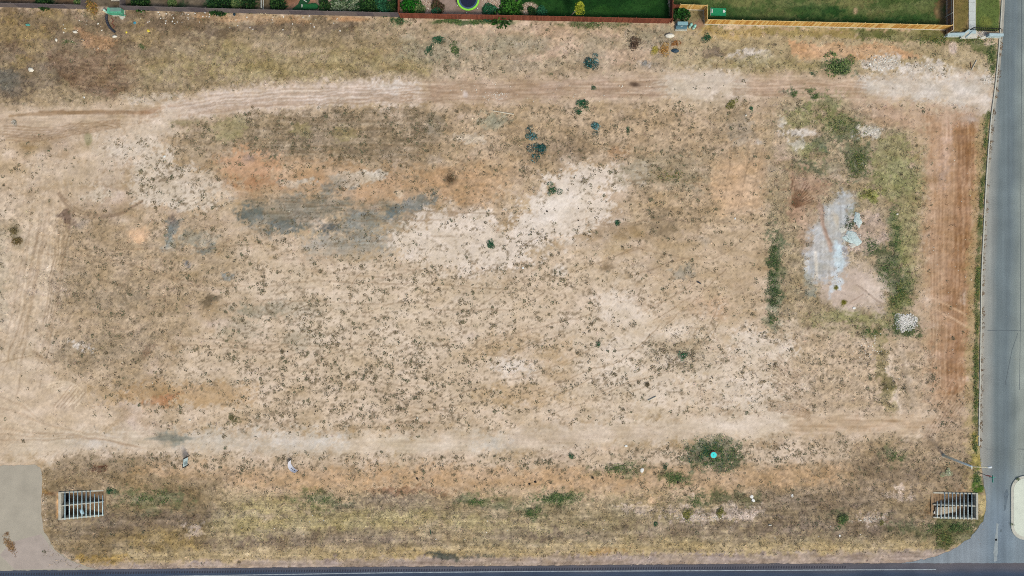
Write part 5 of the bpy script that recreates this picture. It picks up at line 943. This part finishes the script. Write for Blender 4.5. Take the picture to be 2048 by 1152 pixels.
# ------------------------------------------------------------------ utility boxes at the top fence
def rbox(b_, p, sx, sy, z0, z1, rot=0): return b_.box((*P(*p), (z0 + z1) / 2), (sx * S, sy * S, z1 - z0), rot)
mg1 = mat('green_enamel', (92, 178, 148), .45, .12, 2); mg2 = mat('green_enamel_roof', (112, 146, 136), .5, .12, 2); mtl = mat('pale_teal_plastic', (186, 216, 204), .6, .1)
t = thing('transformer_box', (*P(238, 26), 0), 'green metal utility box with open side panel by the grey fence gap', 'utility box')
rbox(MB(), (238.5, 27), 25, 12, -.05, .14).build('concrete_pad', mcon, t)
rbox(MB(), (238.5, 26), 22, 9, .14, 1.0).build('cabinet', mg1, t, bevel=.03)
rbox(MB(), (239.5, 24.8), 21.5, 7.6, 1.0, 1.05).build('roof', mg2, t, bevel=.02)
rbox(MB(), (224, 25.5), 6, 11, .14, .9, R(-12)).build('side_door', mg1, t, bevel=.02)
MB().tube([(*P(228, 32), .5), (*P(255, 33), .45)], .05, 6).build('drip_rail', mg1, t)
t = thing('utility_pedestal', (*P(213, 26), 0), 'pale leaning plastic pedestal left of the green utility box', 'pedestal')
MB().tube([(*P(217, 27), -.05), (*P(215, 25), .5)], [.16, .17], 10).build('body', mtl, t, smooth=True); MB().tube([(*P(215, 25), .5), (*P(213.6, 23.2), .85)], [.2, .14], 10).build('cap', mtl, t, smooth=True)
mg3 = mat('grey_blue_enamel', (88, 124, 140), .5, .12, 2); mg4 = mat('grey_blue_roof', (134, 172, 182), .5, .1, 2)
t = thing('transformer_box', (*P(1361, 54), 0), 'grey blue metal utility box in the yellow fence recess', 'utility box')
rbox(MB(), (1361.5, 56), 24, 13, -.05, .12).build('concrete_pad', mcon, t); rbox(MB(), (1361.5, 54.5), 22, 10.5, .12, .55).build('cabinet_base', mg3, t, bevel=.03)
rbox(MB(), (1362, 52.5), 20.5, 6.5, .55, 1.05).build('cabinet', mg3, t, bevel=.03); rbox(MB(), (1362, 52.3), 20.8, 6.8, 1.05, 1.1).build('roof', mg4, t, bevel=.02)
rbox(MB(), (1361, 56.3), 4, .6, .7, .8).build('warning_plate', mw, t)
for p, q, lab in (((1378.5, 55), (1382, 49), 'pale teal plastic pedestal next to the grey blue utility box'), ((1385.5, 58), (1390, 51.5), 'slimmer pale pedestal, right of the teal one')):
    t = thing('utility_pedestal', (*P(*p), 0), lab, 'pedestal'); a, c = P(*p), P(*q); r = .22 if 'teal' in lab else .14
    MB().tube([(*a, -.05), ((a[0] * 2 + c[0]) / 3, (a[1] * 2 + c[1]) / 3, .55)], [r * .8, r], 10).build('body', mtl, t, smooth=True); MB().tube([((a[0] * 2 + c[0]) / 3, (a[1] * 2 + c[1]) / 3, .55), ((a[0] + c[0] * 1) / 2, (a[1] + c[1]) / 2, .9)], [r * 1.15, r * .7], 10).build('cap', mat('pedestal_cap', (150, 206, 196) if 'teal' in lab else (206, 222, 210), .6, .1), t, smooth=True)
# corrugated black pipe + red hose
mbp = mat('black_plastic', (50, 54, 66), .6, .15); pp = smooth([(215, 31), (214.5, 40), (218, 51), (224, 59), (231, 65)], 6); b_ = MB()
b_.tube([(*P(*q), .16 + gz(*q)) for q in pp], [(.15 if k % 2 else .185) for k in range(len(pp))], 10)
tag(b_.build('corrugated_pipe', mbp, loc=(*P(215, 31), 0)), 'bent black corrugated pipe lying below the green utility box', 'pipe')
pp = smooth([(223, 36), (227, 42), (224, 47), (229, 52), (226, 56)], 6); tag(MB().tube([(*P(*q), .06 + gz(*q)) for q in pp], .045, 6).build('red_hose', mat('red_hose', (120, 40, 36), .7, .15), loc=(*P(223, 36), 0)), 'dark red hose lying right of the black corrugated pipe', 'hose')
tag(MB().prism([P(*q) for q in ((239, 32), (250, 31), (251, 35), (247, 38), (245, 40), (240, 37))][::-1], -.02, .14, .08).build('broken_slab', mat('broken_concrete', (196, 196, 186), .9, .2, 5), loc=(*P(245, 35), 0)), 'broken grey concrete slab below the green utility box', 'slab')
# leaning boards / stakes at the fence foot
for k, (xa, ya) in enumerate(((513, 24), (519, 25), (522, 25), (530, 26))):
    tag(MB().tube([(*P(xa, ya), .55), (*P(xa + 4.5, ya + 4.5), .02)], .03, 5).build('stake', mat('pale_stake', (222, 206, 172), .9, .1), loc=(*P(xa + 4, ya + 4), 0)), 'pale stick leaning on the grey fence', 'stick', 'pale sticks leaning on the grey fence')
# garden things
t = thing('trampoline', (*P(937, 3), 0), 'round trampoline with lime green rim and blue black mat in the gravel yard', 'trampoline'); X0, Y0 = P(937, 3); Rr = 22.5 * S * .99; zt = .75
def ring(r0, r1, z0, z1, n=40):
    vs = []; fs = []
    for k in range(n):
        a = 2 * math.pi * k / n; c_, s_ = math.cos(a), math.sin(a); vs += [(X0 + r0 * c_, Y0 + r0 * s_, z0), (X0 + r1 * c_, Y0 + r1 * s_, z0), (X0 + r1 * c_, Y0 + r1 * s_, z1), (X0 + r0 * c_, Y0 + r0 * s_, z1)]
    for k in range(n):
        a, c_ = 4 * k, 4 * ((k + 1) % n); fs += [(a + i_, c_ + i_, c_ + (i_ + 1) % 4, a + (i_ + 1) % 4)[::-1] for i_ in range(4)]
    return MB().add(vs, fs)
ring(Rr * .85, Rr, zt - .05, zt + .02).build('safety_pad', mat('lime_green_vinyl', (150, 232, 70), .5, .06), t)
ring(Rr * .70, Rr * .848, zt - .045, zt - .01).build('blue_pad', mat('slate_blue_vinyl', (66, 88, 118), .5, .15), t)
ring(0.01, Rr * .699, zt - .06, zt - .03).build('mat', mat('navy_mat', (20, 28, 58), .6, .1), t)
for k in range(6):
    a = 2 * math.pi * (k + .35) / 6; MB().tube([(X0 + Rr * .95 * math.cos(a), Y0 + Rr * .95 * math.sin(a), 0), (X0 + Rr * .95 * math.cos(a), Y0 + Rr * .95 * math.sin(a), zt)], .03, 6).build('leg', mcon, t)
    MB().box((X0 + Rr * 1.04 * math.cos(a), Y0 + Rr * 1.04 * math.sin(a), .08), (.16, .14, .12), a).build('foot', mw, t)
t = thing('pitching_mound', (*P(1436, 24), 0), 'green turf practice mat with white home plate and white strip on the lawn', 'practice mat'); mgt = mat('green_turf', (24, 140, 92), .8, .1, 6)
rbox(MB(), (1436, 24.5), 31, 15.5, .0, .16, R(-3)).build('turf_base', mgt, t, bevel=.02); rbox(MB(), (1423.5, 23), 2, 8, .165, .20, R(-3)).build('white_strip', mw, t)
MB().prism([P(*q) for q in ((1445.3, 20.5), (1448.3, 21), (1450.6, 24), (1448, 26.5), (1445, 26.2))][::-1], .165, .2).build('home_plate', mw, t); rbox(MB(), (1420.6, 24), .8, 15.2, .0, .18, R(-3)).build('edge_trim', mat('grey_trim', (170, 180, 176), .6, .1), t)
t = thing('turf_green', (*P(618, 10), 0), 'dark green artificial turf putting patch in the brown yard', 'turf patch'); mdt = mat('dark_green_turf', (14, 74, 40), .85, .1, 4)
MB().prism([P(*q) for q in smooth([(582, 19), (592, 12), (600, 0), (604, -40), (632, -40), (620, 2), (612, 8), (630, 6), (637, 12), (633, 19), (610, 20)], 3)][::-1], .0, .03).build('turf', mdt, t); MB().prism([P(*q) for q in rrect(604, 9, 636, 18.5, 4.5)][::-1], .035, .16).build('raised_pad', mat('mid_green_turf', (20, 96, 48), .85, .1, 4), t, bevel=.02)
MB().tube([(*P(604.5, 15.5), .1), (*P(604.8, 10), .2)], .07, 8).build('white_tube', mw, t); MB().tube([(*P(607, 0), .1), (*P(614, 4.5), .1)], .05, 8).build('white_stick', mw, t)
X0, Y0 = P(735, -1); tag(ring(.33, .40, .02, .12, 24).build('white_hoop', mw, loc=(X0, Y0, 0)), 'white hoop lying among the dark bushes', 'hoop')
# deck seen behind the utility recess
t = thing('garden_deck', (*P(238, 2), 0), 'dark wooden deck edge with pale trim behind the green utility box', 'deck'); rbox(MB(), (238, -8), 25, 22, .0, .35).build('deck_platform', G[1], t); rbox(MB(), (238, 3.6), 26, .9, .3, .42).build('trim', mwk, t); rbox(MB(), (250.4, 0), .9, 18, .42, 1.0).build('rail', mwk, t)

# ------------------------------------------------------------------ sidewalk, headwall, railing (top right)
msw = mat('sidewalk_concrete', (200, 206, 206), .9, .10, 1.5)
t = thing('sidewalk', (*P(1944, 30), 0), 'pale concrete sidewalk between dry verge and green verge', 'sidewalk'); y1 = 58
while y1 > -70:
    MB().prism([P(1937.3, y1), P(1951, y1), P(1951, y1 - 17.4), P(1937.3, y1 - 17.4)], -.08, .05 + random.uniform(-.004, .004)).build('paving_slab', msw, t, bevel=.012); y1 -= 17.9
t = thing('headwall', (*P(1945, 72), 0), 'pale stepped concrete drainage headwall across the end of the sidewalk', 'retaining wall'); mhw = mat('blue_grey_concrete', (176, 198, 208), .9, .12, 2); mhl = mat('light_concrete', (208, 206, 198), .9, .15, 2)
MB().bar(P(1890, 71.5), P(1924, 70.5), .38, -.1, .62).build('wall', mhw, t, bevel=.02); MB().bar(P(1972, 72.5), P(2000.5, 73.2), .38, -.1, .72).build('wall', mhw, t, bevel=.02)
MB().bar(P(1887, 73.8), P(1924, 73.4), .16, -.1, .06).build('footing', mhl, t); MB().bar(P(1972, 75.2), P(1999, 75.8), .16, -.1, .06).build('footing', mhl, t)
MB().prism([P(*q) for q in ((1918, 78.5), (1928, 70), (1935, 60), (1952.5, 60), (1953.5, 77), (1940, 78)) ][::-1], -.1, .12, .0).build('ramp_slab', mhl, t, bevel=.02)
MB().prism([P(*q) for q in ((1937, 59), (1950, 59), (1950, 68), (1937, 67)) ][::-1], .1, .16).build('ramp_step', mhw, t)
MB().add([(*P(1954, 78), .04), (*P(1969, 78), .04), (*P(1980, 71), .1), (*P(1971, 71), .1), (*P(1954, 78), -.1), (*P(1969, 78), -.1), (*P(1980, 71), -.1), (*P(1971, 71), -.1)], [(0, 1, 2, 3), (0, 4, 5, 1), (1, 5, 6, 2), (2, 6, 7, 3), (3, 7, 4, 0)]).build('wing_slab', mhl, t)
MB().bar(P(1918, 74), P(1936, 61), .2, -.1, .4).build('wing_wall', mhw, t); MB().bar(P(1930, 76), P(1944, 64), .12, .1, .25).build('wing_wall', mhw, t)
pebbles('riprap', [(1964, 68, 10, 6.5, 150, .7, 1.6)], 'broken grey riprap stones beside the headwall', ((178, 170, 164), (150, 144, 142), (206, 202, 196)))
t = thing('railing', (*P(1968, 62), 0), 'black metal railing at the end of the sidewalk', 'railing'); mbl = mat('black_metal', (22, 24, 28), .5, .1)
for z in (.15, 1.02): MB().bar(P(1938, 60.5), P(1990, 63), .05, z, z + .05).build('rail', mbl, t)
for k in range(14): MB().box((*P(1940 + k * 3.8, 60.6 + k * .18), .62), (.05, .05, 1.24)).build('baluster', mbl, t)
for xx in (1938, 1990): MB().box((*P(xx, 60.5 if xx < 1950 else 63), .6), (.08, .08, 1.2)).build('post', mbl, t)

# ------------------------------------------------------------------ street lamp, stop sign, banners
mgal = mat('lamp_steel', (238, 250, 252), .45, .1, 2, metal=.2)
lx, ly = P(1887, 911); t = thing('street_lamp', (lx, ly, 0), 'tall pale steel street lamp with one arm reaching over the street', 'street lamp')
MB().tube([(lx, ly, -.1), (lx, ly, 3), (lx, ly, 6.2)], [.19, .17, .13], 10).build('pole', mgal, t, smooth=True); MB().tube([(lx, ly, 0), (lx, ly, .12)], [.3, .26], 10).build('base', mcon, t)
MB().tube([(lx, ly, 6.1), (lx + .3, ly, 6.35), (lx + 1.0, ly, 6.45), (lx + 1.95, ly, 6.5)], [.07, .06, .055, .05], 8).build('arm', mat('lamp_arm', (222, 214, 186), .5, .1), t, smooth=True)
MB().tube([(lx + 1.85, ly, 6.46), (lx + 2.0, ly, 6.5), (lx + 2.35, ly, 6.5), (lx + 2.5, ly, 6.46)], [.06, .15, .17, .08], 10).build('lamp_head', mat('lamp_head', (216, 224, 232), .4, .05), t, smooth=True)
MB().box((lx, ly - .16, 6.15), (.08, .4, .06)).build('bracket', mgal, t)
sx_, sy_ = P(1957, 944.5); t = thing('stop_sign', (sx_, sy_, 0), 'red road sign with green street name blades at the street corner', 'road sign')
MB().tube([(sx_, sy_, -.1), (sx_, sy_, 3.0)], .035, 8).build('pole', mat('sign_pole', (96, 74, 70), .6, .1), t)
oc = [(.38 * math.cos(R(22.5 + 45 * k)), .38 * math.sin(R(22.5 + 45 * k))) for k in range(8)]; vs = [(sx_ + a, sy_ + .06, 2.1 + c_) for a, c_ in oc] + [(sx_ + a, sy_ + .04, 2.1 + c_) for a, c_ in oc]
MB().add(vs, [tuple(range(8)), tuple(range(15, 7, -1))] + [(k, k + 8, (k + 1) % 8 + 8, (k + 1) % 8) for k in range(8)]).build('sign_plate', mat('red_sign', (196, 84, 84), .5, .05), t)
mgs = mat('green_sign', (70, 176, 160), .5, .08)
MB().box((sx_, sy_ - .15, 2.95), (.05, 1.0, .18)).build('name_blade', mgs, t); MB().box((sx_ + .1, sy_, 2.72), (.8, .03, .18)).build('name_blade', mgs, t)
# framed site board
mdk = mat('dark_frame', (34, 40, 52), .6, .1); mpan = mat('pale_blue_panel', (210, 236, 246), .5, .05); mtx = mat('dark_teal_print', (36, 74, 92), .6, .1)
pa, pb = P(378.5, 911.5), P(377, 929.5); t = thing('site_board', (*P(378, 920), 0), 'pale blue site board with dark printed lines on two dark posts', 'sign board')
for q in (pa, pb): MB().box((q[0], q[1], .9), (.1, .1, 1.9)).build('post', mdk, t)
MB().bar(pa, pb, .05, 1.78, 1.86).build('frame', mdk, t); MB().bar((pa[0], pa[1] - .1), (pb[0], pb[1] + .1), .05, .45, 1.77).build('panel', mpan, t)
for z0, z1, e in ((.62, .68, .25), (.78, .84, .2), (1.0, 1.06, .3), (1.18, 1.26, .2), (1.42, 1.48, .35)): MB().box(((pa[0] + pb[0]) / 2 + .032, (pa[1] + pb[1]) / 2, (z0 + z1) / 2), (.012, abs(pa[1] - pb[1]) - 2 * e, z1 - z0), 0).build('print_line', mtx, t)
# sagging banner
t = thing('banner', (*P(585, 930), 0), 'sagging white banner with dark lettering strung between two stakes', 'banner'); bp = smooth([(583, 919), (582.5, 925), (585.5, 931.5), (590, 936), (597, 940)], 6); W = [P(*q) for q in bp]; zz0, zz1 = .15, .72; vs = []; fs = []
for k, (a, c_) in enumerate(W):
    sag = .12 * math.sin(math.pi * k / (len(W) - 1)); lean = -.12 * math.sin(math.pi * k / (len(W) - 1)) - .12 * k / len(W)
    vs += [(a, c_, zz0 - sag * .5 + .1), (a + lean - .2, c_ + lean - .14, zz1 - sag)]
    if k: fs.append((2 * k - 2, 2 * k, 2 * k + 1, 2 * k - 1))
o = MB().add(vs, fs).build('cloth', mat('white_vinyl', (226, 226, 240), .6, .06), t); so2 = o.modifiers.new('thick', 'SOLIDIFY'); so2.thickness = .012
for a in (14, 17, 20):
    k = min(a, len(W) - 2); p0, p1 = np.array(vs[2 * k]), np.array(vs[2 * k + 1]); d = np.array(vs[2 * k + 2]) - p0; mid0 = p0 * .68 + p1 * .32; mid1 = p0 * .34 + p1 * .66; nrm = np.cross(d, p1 - p0); nrm = nrm / np.linalg.norm(nrm); nrm *= .02 if nrm[2] > 0 else -.02
    MB().add([mid0 + nrm, mid0 + d * .85 + nrm, mid1 + d * .85 + nrm, mid1 + nrm], [(0, 1, 2, 3)]).build('printed_letter', mdk, t)
for q in (P(583.5, 917.5), P(598, 940.5)): MB().tube([(q[0], q[1], -.1), (q[0] - .05, q[1] - .03, 1.0)], .04, 6).build('stake', mdk, t)
# turquoise manhole
X0, Y0 = P(1426, 909); zm = gz(1426, 909); t = thing('manhole', (X0, Y0, zm), 'raised round manhole with bright turquoise lid in a green weed ring', 'manhole')
MB().tube([(X0, Y0, zm - .2), (X0, Y0, zm + .3)], [.62, .5], 20).build('collar', mat('brick_collar', (158, 110, 84), .95, .3, 4), t, smooth=False)
MB().tube([(X0, Y0, zm + .3), (X0, Y0, zm + .36)], [.45, .43], 24).build('lid', mat('turquoise_paint', (22, 226, 226), .5, .06), t)
MB().box((X0, Y0 + .05, zm + .365), (.04, .2, .02)).build('lift_slot', mdk, t)
# white pole and pipe lying on the soil
for p, q, r, lab in (((987, 222), (1028, 229), .07, 'long thin white pole lying below the upper dirt road'), ((1296, 801), (1312, 793), .09, 'short white pipe lying right of the centre near the lower road'), ((1942, 141), (1953, 120), .06, 'pale plank leaning among weeds by the street corner'), ((1941, 124), (1942, 136), .05, 'thin brown plank left of the pale plank by the street'), ((1536, 690), (1546, 706), .03, 'thin pale rod lying right of the pale soil patch')):
    a, c_ = P(*p), P(*q); tag(MB().tube([(*a, gz(*p) + r), (*c_, gz(*q) + r)], r, 8).build('pole' if 'pole' in lab else 'pipe' if 'pipe' in lab else 'plank' if 'plank' in lab else 'rod', mwk if 'brown' not in lab else BR[0], loc=(*a, 0)), lab, 'pole' if 'pole' in lab else 'pipe' if 'pipe' in lab else 'plank' if 'plank' in lab else 'rod')
tag(MB().tube([(*P(1394, 564), .1), (*P(1398, 565), .12), (*P(1401, 567.5), .1)], [.08, .12, .07], 8).build('rubber_scrap', mbp, loc=(*P(1397, 565), 0)), 'black rubber scrap lying right of the lot centre', 'litter')
tag(MB().tube([(*P(860.5, 1060), .08), (*P(862, 1069), .08)], .07, 8).build('green_post', mat('dark_green_plastic', (38, 70, 52), .6, .1), loc=(*P(861, 1065), 0)), 'short dark green post lying in the ditch grass', 'post')
# blue-white bottle in the left inlet, rag by the right inlet
tag(MB().tube([(*P(157, 1020), -.42), (*P(160, 1024), -.38), (*P(163, 1030), -.38)], [.14, .24, .2], 8).build('plastic_jug', mat('pale_blue_plastic', (178, 214, 236), .5, .1), loc=(*P(160, 1025), -.5), smooth=True), 'pale blue plastic jug lying in the left culvert inlet', 'jug')
stone((1872.5, 1026), 3, LIT[2], 'litter_scrap', 'bluish white scrap at the tip of the right culvert inlet', 'litter')
# dirt and dead weeds collected in the gutter
kq = np.array(smooth(KL, 30)); kk = rw.integers(0, len(kq), 1500); gx = kq[kk, 0] + 1.5 + rw.random(1500) ** 1.6 * 5; gy = kq[kk, 1] + rw.normal(0, 2, 1500); m_ = (fbm(gx / 8, gy / 5, 2, 83) > .53) & (gy > 60) & (gy < 900); gx, gy = gx[m_], gy[m_]
v, f, c = leaves((gx - 1024) * S, (576 - gy) * S, np.full(len(gx), .014), rw.uniform(.05, .13, len(gx)), np.full(len(gx), .02), 5, 1.0, .4, A((128, 104, 82), (104, 86, 70), (150, 130, 104)), rw, .8)
tag(mesh_np('gutter_dirt', v, f, mleaf, c), 'brown dirt and dead weeds collected in the street gutter', 'dirt', kind='stuff')
# leaf litter on the driveway
lx_ = rw.normal(0, 1, 240); xx = 20 + lx_ * 5 + rw.normal(0, 3, 240); yy = 1090 + lx_ * 5.5 + rw.normal(0, 5, 240); xx = np.concatenate([xx, rw.normal(15, 2.5, 25)]); yy = np.concatenate([yy, rw.normal(1068, 1.8, 25)])
Xx, Yy = (xx - 1024) * S, (576 - yy) * S; v, f, c = leaves(Xx, Yy, np.full(len(xx), .01), np.full(len(xx), .09), np.full(len(xx), .05), 4, 1.1, .4, A((150, 116, 84), (120, 92, 68), (176, 146, 110)), rw, .6)
tag(mesh_np('leaf_litter', v, f, mleaf, c), 'brown leaf litter on the grey driveway', 'leaf litter', kind='stuff')
# weeds growing in the kerb joints and dark spots on the street
for p, r, lab in (((2034, 958), 6, 'green weed on the upper kerb corner of the median island'), ((2023, 1047), 3.5, 'small green weed in the kerb joint of the median island')): plant('weed_plant', p, r, .2, GRN, lab, 'weed', n=60, lz=.08)
